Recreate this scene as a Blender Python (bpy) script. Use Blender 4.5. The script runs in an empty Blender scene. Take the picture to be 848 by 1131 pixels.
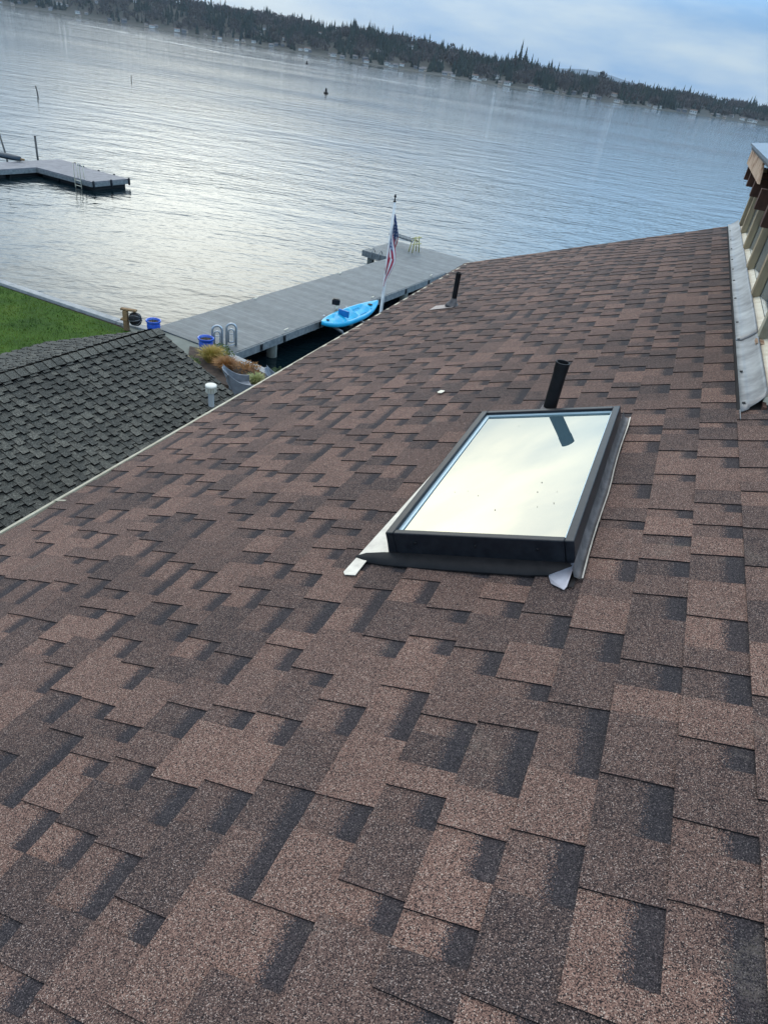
import bpy, math, random
from mathutils import Vector, Matrix, noise
R = math.radians
S = bpy.context.scene
C = S.collection
random.seed(7)

# ------------------------------------------------------------------ camera
CAM = Vector((0, 0, 7.9))                      # lake surface is z = 0
cd = bpy.data.cameras.new('camera'); cam = bpy.data.objects.new('camera', cd); C.objects.link(cam)
cd.sensor_fit = 'HORIZONTAL'; cd.sensor_width = 36; cd.lens = 36 * 738 / 848
cd.clip_start = 0.05; cd.clip_end = 30000
F = Vector((0, 0.83118, -0.55601)); CR = Vector((0.98777, 0.08669, 0.1296)); CU = Vector((-0.15592, 0.54921, 0.82101))
M = Matrix((CR, CU, -F)).transposed().to_4x4(); M.translation = CAM
cam.matrix_world = M
S.camera = cam

# ------------------------------------------------------------------ world, sun, exposure
SUN_AZ, SUN_EL = R(-24), R(48)
w = bpy.data.worlds.new('World'); S.world = w; w.use_nodes = True
nt = w.node_tree; N = nt.nodes; L = nt.links; N.clear()
def nd(t, **k):
    n = N.new(t)
    for a, b in k.items(): setattr(n, a, b)
    return n
def mth(op, a, b=None, c=None, clamp=False):
    n = nd('ShaderNodeMath', operation=op); n.use_clamp = clamp
    for i, v in enumerate((a, b, c)):
        if v is None: continue
        if isinstance(v, (int, float)): n.inputs[i].default_value = v
        else: L.new(v, n.inputs[i])
    return n.outputs[0]
out = nd('ShaderNodeOutputWorld')
sky = nd('ShaderNodeTexSky', sky_type='NISHITA'); sky.sun_disc = False
sky.sun_elevation = SUN_EL; sky.sun_rotation = SUN_AZ; sky.air_density = 1.0; sky.dust_density = 1.0
bg1 = nd('ShaderNodeBackground'); bg1.inputs[1].default_value = 0.085; L.new(sky.outputs[0], bg1.inputs[0])
tc = nd('ShaderNodeTexCoord'); sep = nd('ShaderNodeSeparateXYZ'); L.new(tc.outputs['Generated'], sep.inputs[0])
az = mth('ARCTAN2', sep.outputs[0], sep.outputs[1])
el = mth('ARCSINE', mth('MINIMUM', mth('MAXIMUM', sep.outputs[2], -1.0), 1.0))
# bright veil of cloud round the hidden sun
def gauss(azc, elc, wa, we):
    a = mth('DIVIDE', mth('SUBTRACT', az, R(azc)), R(wa)); e = mth('DIVIDE', mth('SUBTRACT', el, R(elc)), R(we))
    return mth('EXPONENT', mth('MULTIPLY', mth('ADD', mth('MULTIPLY', a, a), mth('MULTIPLY', e, e)), -1.0))
comb = nd('ShaderNodeCombineXYZ'); L.new(mth('MULTIPLY', az, 2.2), comb.inputs[0]); L.new(mth('MULTIPLY', el, 9.0), comb.inputs[1])
n1 = nd('ShaderNodeTexNoise'); n1.inputs['Scale'].default_value = 1.6; n1.inputs['Detail'].default_value = 6; n1.inputs['Roughness'].default_value = .55
L.new(comb.outputs[0], n1.inputs['Vector'])
cl = nd('ShaderNodeMapRange'); cl.inputs[1].default_value = .38; cl.inputs[2].default_value = .62; L.new(n1.outputs[0], cl.inputs[0])
# bluish stratus: colour by noise
mixc = nd('ShaderNodeMix', data_type='RGBA'); L.new(cl.outputs[0], mixc.inputs[0])
mixc.inputs[6].default_value = (.24, .46, .78, 1); mixc.inputs[7].default_value = (.54, .69, .84, 1)
g = gauss(-14, 20, 20, 9)
g2 = gauss(-20, 11, 9, 5)
glow = mth('ADD', mth('MULTIPLY', g, 4.5), mth('MULTIPLY', g2, 1.5))
gl = mth('MULTIPLY', glow, mth('ADD', mth('MULTIPLY', cl.outputs[0], .22), .85))
vm = nd('ShaderNodeVectorMath', operation='SCALE'); vm.inputs[0].default_value = (1.0, .91, .68); L.new(gl, vm.inputs[3])
# overhead cloud deck, brighter than the low sky
up = nd('ShaderNodeMapRange'); up.inputs[1].default_value = R(18); up.inputs[2].default_value = R(50); L.new(el, up.inputs[0])
vm2 = nd('ShaderNodeVectorMath', operation='SCALE'); vm2.inputs[0].default_value = (.86, .76, .65)
L.new(up.outputs[0], vm2.inputs[3])
mid = nd('ShaderNodeMapRange'); mid.interpolation_type = 'SMOOTHSTEP'; mid.inputs[1].default_value = R(4.5); mid.inputs[2].default_value = R(13); L.new(el, mid.inputs[0])
vm3 = nd('ShaderNodeVectorMath', operation='SCALE'); vm3.inputs[0].default_value = (.78, 1.48, 2.2)
side = nd('ShaderNodeMapRange'); side.interpolation_type = 'SMOOTHSTEP'; side.inputs[1].default_value = R(-7); side.inputs[2].default_value = R(17); side.inputs[3].default_value = .40; side.inputs[4].default_value = 1.0; L.new(az, side.inputs[0])
hi_ = nd('ShaderNodeMapRange'); hi_.interpolation_type = 'SMOOTHSTEP'; hi_.inputs[1].default_value = R(24); hi_.inputs[2].default_value = R(42); hi_.inputs[3].default_value = 1.0; hi_.inputs[4].default_value = .12; L.new(el, hi_.inputs[0])
L.new(mth('MULTIPLY', mth('MULTIPLY', mid.outputs[0], side.outputs[0]), hi_.outputs[0]), vm3.inputs[3])
vc = nd('ShaderNodeVectorMath', operation='ADD'); L.new(mixc.outputs[2], vc.inputs[0]); L.new(vm3.outputs[0], vc.inputs[1])
va = nd('ShaderNodeVectorMath', operation='ADD'); L.new(vc.outputs[0], va.inputs[0]); L.new(vm.outputs[0], va.inputs[1])
vb = nd('ShaderNodeVectorMath', operation='ADD'); L.new(va.outputs[0], vb.inputs[0]); L.new(vm2.outputs[0], vb.inputs[1])
bg2 = nd('ShaderNodeBackground'); bg2.inputs[1].default_value = 1.0; L.new(vb.outputs[0], bg2.inputs[0])
mx = nd('ShaderNodeMixShader'); mx.inputs[0].default_value = .86
L.new(bg1.outputs[0], mx.inputs[1]); L.new(bg2.outputs[0], mx.inputs[2]); L.new(mx.outputs[0], out.inputs[0])

sl = bpy.data.lights.new('sun', 'SUN'); sl.energy = 0.8; sl.angle = R(34); sl.color = (1, .93, .82)
so = bpy.data.objects.new('sun', sl); C.objects.link(so)
sd = Vector((math.sin(SUN_AZ) * math.cos(SUN_EL), math.cos(SUN_AZ) * math.cos(SUN_EL), math.sin(SUN_EL)))
so.rotation_euler = sd.to_track_quat('Z', 'Y').to_euler()
S.view_settings.view_transform = 'Standard'; S.view_settings.look = 'None'
HAZE = .00004
S.view_settings.exposure = 0.0; S.view_settings.gamma = 1; S.view_settings.use_curve_mapping = False

# ------------------------------------------------------------------ helpers
def tag(o, label=None, cat=None, group=None, kind=None):
    if label: o['label'] = label
    if cat: o['category'] = cat
    if group: o['group'] = group
    if kind: o['kind'] = kind
    return o
def thing(name, label, cat, loc=(0, 0, 0), rz=0, group=None):
    o = bpy.data.objects.new(name, None); C.objects.link(o); o.location = loc; o.rotation_euler = (0, 0, rz)
    o.empty_display_size = .1
    return tag(o, label, cat, group)
class MB:
    def __init__(s): s.v = []; s.f = []; s.m = []; s.uv = {}; s.at = {}; s.sm = set()
    def face(s, pts, mat=0, uv=None, smooth=False, **at):
        i = len(s.v); s.v += [tuple(p) for p in pts]; s.f.append(tuple(range(i, i + len(pts)))); s.m.append(mat)
        k = len(s.f) - 1
        if uv: s.uv[k] = uv
        if at: s.at[k] = at
        if smooth: s.sm.add(k)
    def box(s, c, d, rz=0, mat=0, tilt=None):
        hx, hy, hz = d[0] / 2, d[1] / 2, d[2] / 2
        m = Matrix.Rotation(rz, 3, 'Z')
        if tilt is not None: m = m @ tilt
        P = [Vector(c) + m @ Vector((x, y, z)) for x in (-hx, hx) for y in (-hy, hy) for z in (-hz, hz)]
        i = len(s.v); s.v += [tuple(p) for p in P]
        for q in ((0, 1, 3, 2), (4, 6, 7, 5), (0, 4, 5, 1), (2, 3, 7, 6), (0, 2, 6, 4), (1, 5, 7, 3)):
            s.f.append(tuple(i + a for a in q)); s.m.append(mat)
    def frame(s, o, ax, ay, az_, x0, x1, y0, y1, z0, z1, mat=0):      # a box in a local frame
        P = [o + ax * x + ay * y + az_ * z for x in (x0, x1) for y in (y0, y1) for z in (z0, z1)]
        i = len(s.v); s.v += [tuple(p) for p in P]
        for q in ((0, 1, 3, 2), (4, 6, 7, 5), (0, 4, 5, 1), (2, 3, 7, 6), (0, 2, 6, 4), (1, 5, 7, 3)):
            s.f.append(tuple(i + a for a in q)); s.m.append(mat)
    def ring(s, pts):
        i = len(s.v); s.v += [tuple(p) for p in pts]; return list(range(i, i + len(pts)))
    def bridge(s, a, b, mat=0, smooth=True):
        n = len(a)
        for k in range(n):
            s.f.append((a[k], a[(k + 1) % n], b[(k + 1) % n], b[k])); s.m.append(mat)
            if smooth: s.sm.add(len(s.f) - 1)
    def cap(s, a, mat=0): s.f.append(tuple(a)); s.m.append(mat)
    def tube(s, pts, rad, n=10, mat=0, caps=True):
        pts = [Vector(p) for p in pts]
        if isinstance(rad, (int, float)): rad = [rad] * len(pts)
        prev = None; rs = []
        t0 = (pts[1] - pts[0]).normalized(); up = Vector((0, 0, 1)) if abs(t0.z) < .9 else Vector((1, 0, 0))
        a = t0.cross(up).normalized()
        for k, p in enumerate(pts):
            t = (pts[min(k + 1, len(pts) - 1)] - pts[max(k - 1, 0)]).normalized()
            a = (a - t * a.dot(t)).normalized(); b = t.cross(a)
            r = self_r = rad[k]
            rs.append(s.ring([p + (a * math.cos(2 * math.pi * j / n) + b * math.sin(2 * math.pi * j / n)) * r for j in range(n)]))
        for x, y in zip(rs, rs[1:]): s.bridge(x, y, mat)
        if caps: s.cap(rs[0][::-1], mat); s.cap(rs[-1], mat)
    def lathe(s, prof, c=(0, 0, 0), n=20, mat=0, caps=True):
        c = Vector(c)
        rs = [s.ring([c + Vector((r * math.cos(2 * math.pi * j / n), r * math.sin(2 * math.pi * j / n), z)) for j in range(n)]) for r, z in prof]
        for x, y in zip(rs, rs[1:]): s.bridge(x, y, mat)
        if caps: s.cap(rs[0][::-1], mat); s.cap(rs[-1], mat)
    def prism(s, poly, z0, z1, mat=0):
        a = s.ring([(x, y, z0) for x, y in poly]); b = s.ring([(x, y, z1) for x, y in poly])
        s.bridge(a, b, mat, False); s.cap(a[::-1], mat); s.cap(b, mat)
    def build(s, name, mats, parent=None, bevel=0, world=False):
        me = bpy.data.meshes.new(name); me.from_pydata(s.v, [], s.f)
        if not isinstance(mats, (list, tuple)): mats = [mats]
        for m in mats: me.materials.append(m)
        me.polygons.foreach_set('material_index', s.m)
        me.polygons.foreach_set('use_smooth', [k in s.sm for k in range(len(s.f))])
        if s.uv:
            uvl = me.uv_layers.new(name='UVMap')
            for k, uv in s.uv.items():
                for li, q in zip(me.polygons[k].loop_indices, uv): uvl.data[li].uv = q
        keys = set(k for a in s.at.values() for k in a)
        for key in keys:
            A = me.attributes.new(key, 'FLOAT', 'FACE')
            for k, a in s.at.items(): A.data[k].value = a.get(key, 0)
        me.update()
        o = bpy.data.objects.new(name, me); C.objects.link(o)
        if parent is not None:
            o.parent = parent
            if world: o.matrix_parent_inverse = parent.matrix_basis.inverted()
        if bevel:
            b = o.modifiers.new('bevel', 'BEVEL'); b.width = bevel; b.segments = 2; b.limit_method = 'ANGLE'
        return o
def copy_tree(o, parent=None):
    c = o.copy(); C.objects.link(c)
    if parent is not None: c.parent = parent
    for ch in list(o.children): copy_tree(ch, c)
    return c

# ------------------------------------------------------------------ materials
class Mat:
    def __init__(s, name, col=(.5, .5, .5), rough=.7, metal=0, spec=.5):
        s.m = bpy.data.materials.new(name); s.m.use_nodes = True; s.t = s.m.node_tree; s.n = s.t.nodes; s.l = s.t.links
        s.p = s.n['Principled BSDF']; s.p.inputs['Base Color'].default_value = (*col, 1)
        s.p.inputs['Roughness'].default_value = rough; s.p.inputs['Metallic'].default_value = metal
        s.p.inputs['Specular IOR Level'].default_value = spec
    def add(s, t, **k):
        n = s.n.new(t)
        for a, b in k.items():
            if hasattr(n, a): setattr(n, a, b)
            else: n.inputs[a.replace('_', ' ')].default_value = b
        return n
    def math(s, op, a, b=None, c=None):
        n = s.n.new('ShaderNodeMath'); n.operation = op
        for i, v in enumerate((a, b, c)):
            if v is None: continue
            if isinstance(v, (int, float)): n.inputs[i].default_value = v
            else: s.l.new(v, n.inputs[i])
        return n.outputs[0]
    def coord(s, scale=(1, 1, 1), kind='Object', rot=0):
        tcn = s.n.new('ShaderNodeTexCoord')
        mp = s.n.new('ShaderNodeMapping'); mp.inputs['Scale'].default_value = scale; mp.inputs['Rotation'].default_value = (0, 0, rot)
        s.l.new(tcn.outputs[kind], mp.inputs[0]); return mp.outputs[0]
    def noise(s, scale, detail=4, rough=.55, vec=None):
        n = s.n.new('ShaderNodeTexNoise'); n.inputs['Scale'].default_value = scale; n.inputs['Detail'].default_value = detail
        n.inputs['Roughness'].default_value = rough
        s.l.new(vec if vec is not None else s.coord(), n.inputs['Vector']); return n.outputs[0]
    def ramp(s, fac, stops, interp='LINEAR'):
        r = s.n.new('ShaderNodeValToRGB'); r.color_ramp.interpolation = interp
        e = r.color_ramp.elements
        while len(e) < len(stops): e.new(.5)
        for k, (p, c) in enumerate(stops): e[k].position = p; e[k].color = (*c, 1)
        s.l.new(fac, r.inputs[0]); return r.outputs[0]
    def mix(s, fac, a, b, mode='MIX'):
        n = s.n.new('ShaderNodeMix'); n.data_type = 'RGBA'; n.blend_type = mode
        for i, v in ((0, fac), (6, a), (7, b)):
            if isinstance(v, (int, float)): n.inputs[i].default_value = v
            elif isinstance(v, tuple): n.inputs[i].default_value = (*v, 1)
            else: s.l.new(v, n.inputs[i])
        return n.outputs[2]
    def color(s, c): s.l.new(c, s.p.inputs['Base Color'])
    def bump(s, h, strength=.3, dist=.01):
        b = s.n.new('ShaderNodeBump'); b.inputs['Strength'].default_value = strength; b.inputs['Distance'].default_value = dist
        s.l.new(h, b.inputs['Height']); s.l.new(b.outputs[0], s.p.inputs['Normal']); return b
def worn(name, a, b, scale=3, rough=.7, metal=0, bump=0, dist=.005, stretch=(1, 1, 1), lo=.35, hi=.65, spec=.5, detail=6):
    m = Mat(name, a, rough, metal, spec)
    n = m.noise(scale, detail, .6, m.coord(stretch))
    m.color(m.ramp(n, [(lo, a), (hi, b)]))
    if bump: m.bump(n, bump, dist)
    return m.m

def shingle_mat(name, light, dark, band, gran=300, sheen=1.0, weather=(.88, 1.12), bump=.5):
    m = Mat(name, (.1, .08, .07), .88, 0, .25)
    at = lambda k: (lambda n: n.outputs['Fac'])(m.add('ShaderNodeAttribute', attribute_name=k))
    tone, rec = at('tone'), at('rec')
    co = m.coord()
    vo = m.n.new('ShaderNodeTexVoronoi'); vo.inputs['Scale'].default_value = gran; m.l.new(co, vo.inputs['Vector'])
    sp = m.n.new('ShaderNodeSeparateColor'); m.l.new(vo.outputs['Color'], sp.inputs[0])
    k = sp.outputs[0]
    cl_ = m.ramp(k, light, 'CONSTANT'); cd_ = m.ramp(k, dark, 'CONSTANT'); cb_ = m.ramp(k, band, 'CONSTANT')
    # granules of the two blends mingle along the edge of each blend
    soft = m.noise(26, 3, .6, co)
    fac = m.math('ADD', tone, m.math('MULTIPLY', m.math('SUBTRACT', soft, .5), .55))
    c1 = m.mix(m.math('MINIMUM', m.math('MAXIMUM', fac, 0), 1), cd_, cl_)
    uv = m.n.new('ShaderNodeUVMap'); uv.uv_map = 'UVMap'
    su = m.n.new('ShaderNodeSeparateXYZ'); m.l.new(uv.outputs[0], su.inputs[0])
    v = m.math('ADD', su.outputs[1], m.math('MULTIPLY', m.math('SUBTRACT', sp.outputs[1], .5), .22))
    v = m.math('ADD', v, m.math('MULTIPLY', m.math('SUBTRACT', soft, .5), .10))
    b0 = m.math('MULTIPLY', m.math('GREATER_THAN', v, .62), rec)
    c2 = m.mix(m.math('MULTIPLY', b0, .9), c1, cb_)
    big = m.noise(.9, 5, .6, co)
    r = m.ramp(big, [(.3, (weather[0],) * 3), (.7, (weather[1],) * 3)])
    c3 = m.mix(1.0, c2, r, 'MULTIPLY')
    # grime: run-off streaks down the slope and scuffed patches
    stv = m.n.new('ShaderNodeMapping'); stv.inputs['Scale'].default_value = (9, .35, 1); m.l.new(uv.outputs[0], stv.inputs[0])
    scf = m.noise(4.5, 5, .7, co)
    c3 = m.mix(m.math('MULTIPLY', m.math('GREATER_THAN', m.math('ADD', scf, m.math('MULTIPLY', sp.outputs[2], .12)), .735), .22), c3, (.20, .165, .13))
    m.color(c3)
    m.p.inputs['Sheen Weight'].default_value = 0
    m.bump(sp.outputs[0], bump, .0015)
    return m.m

M_ = {}
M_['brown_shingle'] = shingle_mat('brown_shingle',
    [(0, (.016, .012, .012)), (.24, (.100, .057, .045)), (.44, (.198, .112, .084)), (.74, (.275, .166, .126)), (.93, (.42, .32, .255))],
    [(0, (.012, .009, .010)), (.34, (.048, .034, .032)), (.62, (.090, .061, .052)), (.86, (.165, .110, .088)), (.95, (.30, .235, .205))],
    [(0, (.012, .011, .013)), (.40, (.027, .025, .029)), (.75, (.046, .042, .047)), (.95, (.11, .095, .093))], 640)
M_['grey_shingle'] = shingle_mat('grey_shingle',
    [(0, (.05, .048, .042)), (.3, (.098, .096, .080)), (.7, (.145, .142, .118)), (.93, (.21, .20, .17))],
    [(0, (.025, .026, .023)), (.4, (.055, .056, .049)), (.75, (.080, .081, .071)), (.95, (.13, .13, .115))],
    [(0, (.02, .02, .02)), (.5, (.03, .034, .03)), (.8, (.05, .054, .05)), (.95, (.07, .07, .07))], 120, weather=(.8, 1.15))
M_['shingle_edge_shade'] = Mat('shingle_edge_shade', (.016, .014, .014), .95, 0, .1).m  # dark asphalt edge, also paints in the shadow lines at butts and tab steps
M_['grey_edge_shade'] = Mat('grey_edge_shade', (.006, .006, .006), .95, 0, .05).m  # near-black asphalt edge; shade under grey courses and ridge caps is in the colour
M_['underlay'] = Mat('underlay', (.02, .018, .018), .95).m
M_['cream_metal'] = worn('cream_metal', (.46, .42, .31), (.33, .29, .20), 14, .5, bump=.1)
M_['mossy_wood'] = worn('mossy_wood', (.12, .12, .055), (.20, .17, .10), 9, .9, bump=.4)
M_['siding'] = worn('siding', (.42, .40, .34), (.36, .34, .29), 2, .7, bump=.1, stretch=(1, 1, 12))
M_['black_frame'] = worn('black_frame', (.005, .006, .009), (.012, .014, .018), 30, .42, 0, .08, .001, spec=.3)
M_['black_rubber'] = worn('black_rubber', (.004, .004, .005), (.010, .009, .010), 25, .6, 0, .15, .002, spec=.25)
M_['pale_flash'] = worn('pale_flash', (.60, .57, .50), (.45, .42, .37), 18, .5, .3, .15, .002)
M_['dull_flash'] = worn('dull_flash', (.34, .28, .25), (.22, .19, .175), 30, .6, .1, .15, .002)
M_['blue_flash'] = worn('blue_flash', (.30, .33, .40), (.24, .25, .30), 18, .35, .6, .15, .002)
M_['grey_flash'] = worn('grey_flash', (.04, .038, .04), (.12, .11, .11), 14, .6, .2, .2, .002)
M_['white_paint'] = worn('white_paint', (.82, .75, .60), (.66, .57, .42), 16, .6, 0, .2, .003)
M_['green_wood'] = worn('green_wood', (.48, .36, .21), (.28, .21, .13), 12, .85, 0, .4, .004, (1, 1, .25))
M_['dark_wood'] = worn('dark_wood', (.055, .022, .013), (.10, .042, .026), 12, .85, 0, .3, .004)
M_['old_board'] = Mat('old_board', (.4, .32, .25), .85).m
mm = Mat('old_board', (.4, .32, .25), .85)
nn_ = mm.noise(9, 6, .65, mm.coord((1, 1, 1))); mm.color(mm.ramp(nn_, [(.38, (.22, .09, .035)), (.50, (.50, .34, .23)), (.75, (.60, .46, .34))])); mm.bump(nn_, .4, .004)
M_['old_board'] = mm.m
mm = Mat('galvanised', (.4, .42, .44), .5, .55)
nn_ = mm.noise(7, 5, .6, mm.coord((1, 1, 1)))
mm.color(mm.ramp(nn_, [(.3, (.09, .09, .095)), (.5, (.19, .195, .20)), (.72, (.28, .29, .29))])); mm.bump(mm.noise(5, 3, .5), .08, .004)
M_['galvanised'] = mm.m
M_['nail'] = Mat('nail', (.012, .012, .012), .8).m
M_['drip_metal'] = worn('drip_metal', (.13, .17, .22), (.09, .11, .14), 10, .5, .2)

# coated glazing over a reflective layer
mm = Mat('glazing', (.60, .62, .62), .03, 0, .5)
fr = mm.n.new('ShaderNodeFresnel'); fr.inputs[0].default_value = 2.7
gls = mm.n.new('ShaderNodeBsdfGlossy'); gls.inputs['Roughness'].default_value = .015; gls.inputs['Color'].default_value = (.98, .92, .78, 1)
mm.p.inputs['Base Color'].default_value = (.05, .09, .11, 1); mm.p.inputs['Specular IOR Level'].default_value = 0; mm.p.inputs['Roughness'].default_value = .5
mxs = mm.n.new('ShaderNodeMixShader'); mm.l.new(mm.math('ADD', mm.math('MULTIPLY', fr.outputs[0], .95), .03), mxs.inputs[0])
mm.l.new(mm.p.outputs[0], mxs.inputs[1]); mm.l.new(gls.outputs[0], mxs.inputs[2])
mm.l.new(mxs.outputs[0], mm.n['Material Output'].inputs[0]); M_['glazing'] = mm.m
M_['window_glass'] = Mat('window_glass', (.42, .50, .56), .06, .6, 1).m
M_['spacer'] = Mat('spacer', (.35, .48, .55), .35, .3).m

# ------------------------------------------------------------------ water
mm = Mat('lake_water', (.003, .009, .012), .03, 0, .5)
mm.p.inputs['IOR'].default_value = 1.333
co = mm.coord((1, 1, 1), 'Object')
def wn(scale, sx, sy, det, rot=0, ro=.5):
    mp = mm.n.new('ShaderNodeMapping'); mp.inputs['Scale'].default_value = (sx, sy, 1); mp.inputs['Rotation'].default_value = (0, 0, rot)
    mm.l.new(co, mp.inputs[0]); n = mm.n.new('ShaderNodeTexNoise'); n.inputs['Scale'].default_value = scale
    n.inputs['Detail'].default_value = det; n.inputs['Roughness'].default_value = ro; mm.l.new(mp.outputs[0], n.inputs['Vector']); return n.outputs[0]
swell = wn(.30, .7, 1.2, 1, R(8))
wave = wn(1.5, .62, 1.2, 2, R(-12), .55)
rip = wn(4.6, .7, 1.2, 3, R(10), .6)
patch = wn(.022, .5, 1.3, 3, R(6))
amp = mm.n.new('ShaderNodeMapRange'); amp.inputs[1].default_value = .36; amp.inputs[2].default_value = .62; amp.inputs[3].default_value = .45; amp.inputs[4].default_value = 1.15
mm.l.new(patch, amp.inputs[0])
hgt = mm.math('ADD', mm.math('MULTIPLY', swell, .085), mm.math('MULTIPLY', mm.math('ADD', mm.math('MULTIPLY', wave, .070), mm.math('MULTIPLY', rip, .017)), amp.outputs[0]))
b = mm.n.new('ShaderNodeBump'); b.inputs['Strength'].default_value = 1; b.inputs['Distance'].default_value = 1
mm.l.new(hgt, b.inputs['Height']); mm.l.new(b.outputs[0], mm.p.inputs['Normal'])
M_['water'] = mm.m
mb = MB()
mb.face([(-3500, -60, 0), (3500, -60, 0), (3500, 3500, 0), (-3500, 3500, 0)])
tag(mb.build('water', M_['water']), kind='structure')
# two old boat wakes drawn across the far water
M_['wake'] = worn('wake_foam', (.46, .51, .54), (.16, .20, .23), .12, .25, stretch=(.2, 1, 1), lo=.3, hi=.7)
def wake(pts, wd, name='wake'):
    m = MB()
    n = 140
    P = []
    for i in range(n + 1):
        t = i / n * (len(pts) - 1); k = min(int(t), len(pts) - 2); f = t - k
        P.append(Vector((*pts[k], 0)).lerp(Vector((*pts[k + 1], 0)), f))
    for i in range(n):
        if random.random() < .12: continue
        a, b_ = P[i], P[i + 1]; q = (b_ - a).orthogonal().normalized() if 0 else Vector((-(b_ - a).y, (b_ - a).x, 0)).normalized()
        w0 = wd * (.6 + .5 * noise.noise(a * .02)); w1 = wd * (.6 + .5 * noise.noise(b_ * .02))
        m.face([a - q * w0 + Vector((0, 0, .006)), b_ - q * w1 + Vector((0, 0, .006)), b_ + q * w1 + Vector((0, 0, .006)), a + q * w0 + Vector((0, 0, .006))])
    return tag(m.build(name, M_['wake']), kind='structure')
wake([(-560, 760), (-330, 640), (-235, 575), (-150, 640), (-50, 720), (0, 735)], 5)
wake([(-240, 560), (-123, 418), (-77, 399), (-29, 377), (-5, 370)], 2.6)

# ------------------------------------------------------------------ ground
def poly_sheet(name, poly, z, mat, kind='structure'):
    m = MB(); m.face([(x, y, z) for x, y in poly], 0); return tag(m.build(name, mat), kind=kind)
GZ = .70
mm = Mat('lawn', (.03, .09, .012), .9, 0, .2)
a_ = mm.noise(1.1, 6, .65); b_ = mm.noise(38, 3, .7, mm.coord((1, .6, 1)))
c1 = mm.ramp(a_, [(.3, (.030, .080, .004)), (.55, (.055, .125, .006)), (.75, (.085, .14, .012))])
c2 = mm.ramp(b_, [(.3, (.30, .30, .30)), (.7, (1.0, 1.0, .9))]); mm.color(mm.mix(1, c1, c2, 'MULTIPLY')); mm.bump(b_, .9, .03)
M_['lawn'] = mm.m
M_['concrete'] = worn('concrete', (.11, .125, .105), (.17, .18, .155), 3, .85, bump=.25, lo=.3, hi=.7)
M_['cap_stone'] = worn('cap_stone', (.22, .23, .23), (.34, .34, .33), 5, .8, bump=.3)
M_['wall_stone'] = worn('wall_stone', (.07, .075, .07), (.16, .16, .15), 4, .9, bump=.5)
M_['soil'] = worn('soil', (.035, .024, .018), (.075, .05, .035), 7, .95, bump=.7, dist=.03)
# land: one terrain block whose waterfront follows the sea walls
shore = [(-60, 37.5), (-28, 25.8), (-12.83, 20.08), (-8.41, 18.35), (-7.2, 18.25), (-4.9, 17.18), (-4.70, 17.05), (-2.80, 15.95), (-1.0, 14.9), (6, 11.2), (30, -2), (60, -18)]
land = shore + [(60, -60), (-60, -60)]
mb = MB(); mb.prism(land[::-1], -1.5, GZ - .06)
tag(mb.build('ground', M_['soil']), kind='structure')
poly_sheet('lawn', [(-60, 37.3), (-28, 25.6), (-12.83, 19.86), (-8.41, 18.12), (-7.75, 17.8), (-9.4, 14.3), (-20, -10), (-60, -10)], GZ - .02, M_['lawn'])
mb = MB(); mb.prism([(-8.41, 18.30), (-7.25, 18.29), (-4.95, 17.22), (-5.12, 17.05), (-5.75, 16.6), (-5.2, 15.5), (-5.0, 13.0), (0, 11), (0, 0), (-14, 0), (-9.4, 14.3), (-7.75, 17.8)][::-1], GZ - .055, GZ - .012)
tag(mb.build('patio', M_['concrete']), kind='structure')
# grass blades along the lawn: one uncountable cover
mb = MB(); random.seed(3)
for i in range(15000):
    t = random.random(); y = 12 + 9 * random.random(); x = -8.0 - 8 * random.random() ** .9
    # keep inside the lawn edge line
    if x < -8.41: ymax = 18.12 + (-8.41 - x) * .392
    else: ymax = 17.9
    if y > ymax - .05 or x > -9.4 + (y - 14.3) * .47: continue
    h = random.uniform(.03, .07); a = random.random() * 6.28; dx, dy = math.cos(a) * .012, math.sin(a) * .012
    lx, ly = random.uniform(-.02, .02), random.uniform(-.02, .02)
    mb.face([(x - dx, y - dy, GZ - .02), (x + dx, y + dy, GZ - .02), (x + lx, y + ly, GZ - .02 + h)])
M_['blade'] = worn('blade', (.035, .075, .003), (.11, .15, .010), .8, .8, lo=.4, hi=.6)
tag(mb.build('grass', M_['blade']), 'short green grass blades of the waterfront lawn', 'grass', kind='stuff')

def sea_wall(pts, label, wdt, top=GZ + .05, cap=.10):
    t = thing('sea_wall', label, 'sea wall', (pts[0][0], pts[0][1], 0))
    f = MB(); k = MB()
    for (x0, y0), (x1, y1) in zip(pts, pts[1:]):
        a = Vector((x0, y0, 0)); b = Vector((x1, y1, 0)); ln = (b - a).length; d = (b - a).normalized(); q = Vector((-d.y, d.x, 0))
        f.frame(a, d, q, Vector((0, 0, 1)), 0, ln, -wdt * .35, wdt * .35, -1.4, top - cap)
        n = max(1, int(ln / 1.6))
        for i in range(n):
            k.frame(a, d, q, Vector((0, 0, 1)), ln * i / n + .006, ln * (i + 1) / n - .006, -wdt * .5, wdt * .5, top - cap + .001, top + random.uniform(-.006, .006))
    f.build('wall_face', M_['wall_stone'], t, world=True); k.build('cap_stone', M_['cap_stone'], t, bevel=.008, world=True)
    return t
sea_wall([(-28, 25.9), (-12.83, 20.08), (-8.41, 18.38), (-7.1, 18.02)], 'grey capped sea wall along the edge of the green lawn', .24)
sea_wall([(-5.15, 17.35), (-4.70, 17.05), (-2.80, 15.95), (-1.0, 14.9), (6, 11.2)], 'pale capped sea wall beside the planting bed under the dock ladder', .26)

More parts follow.
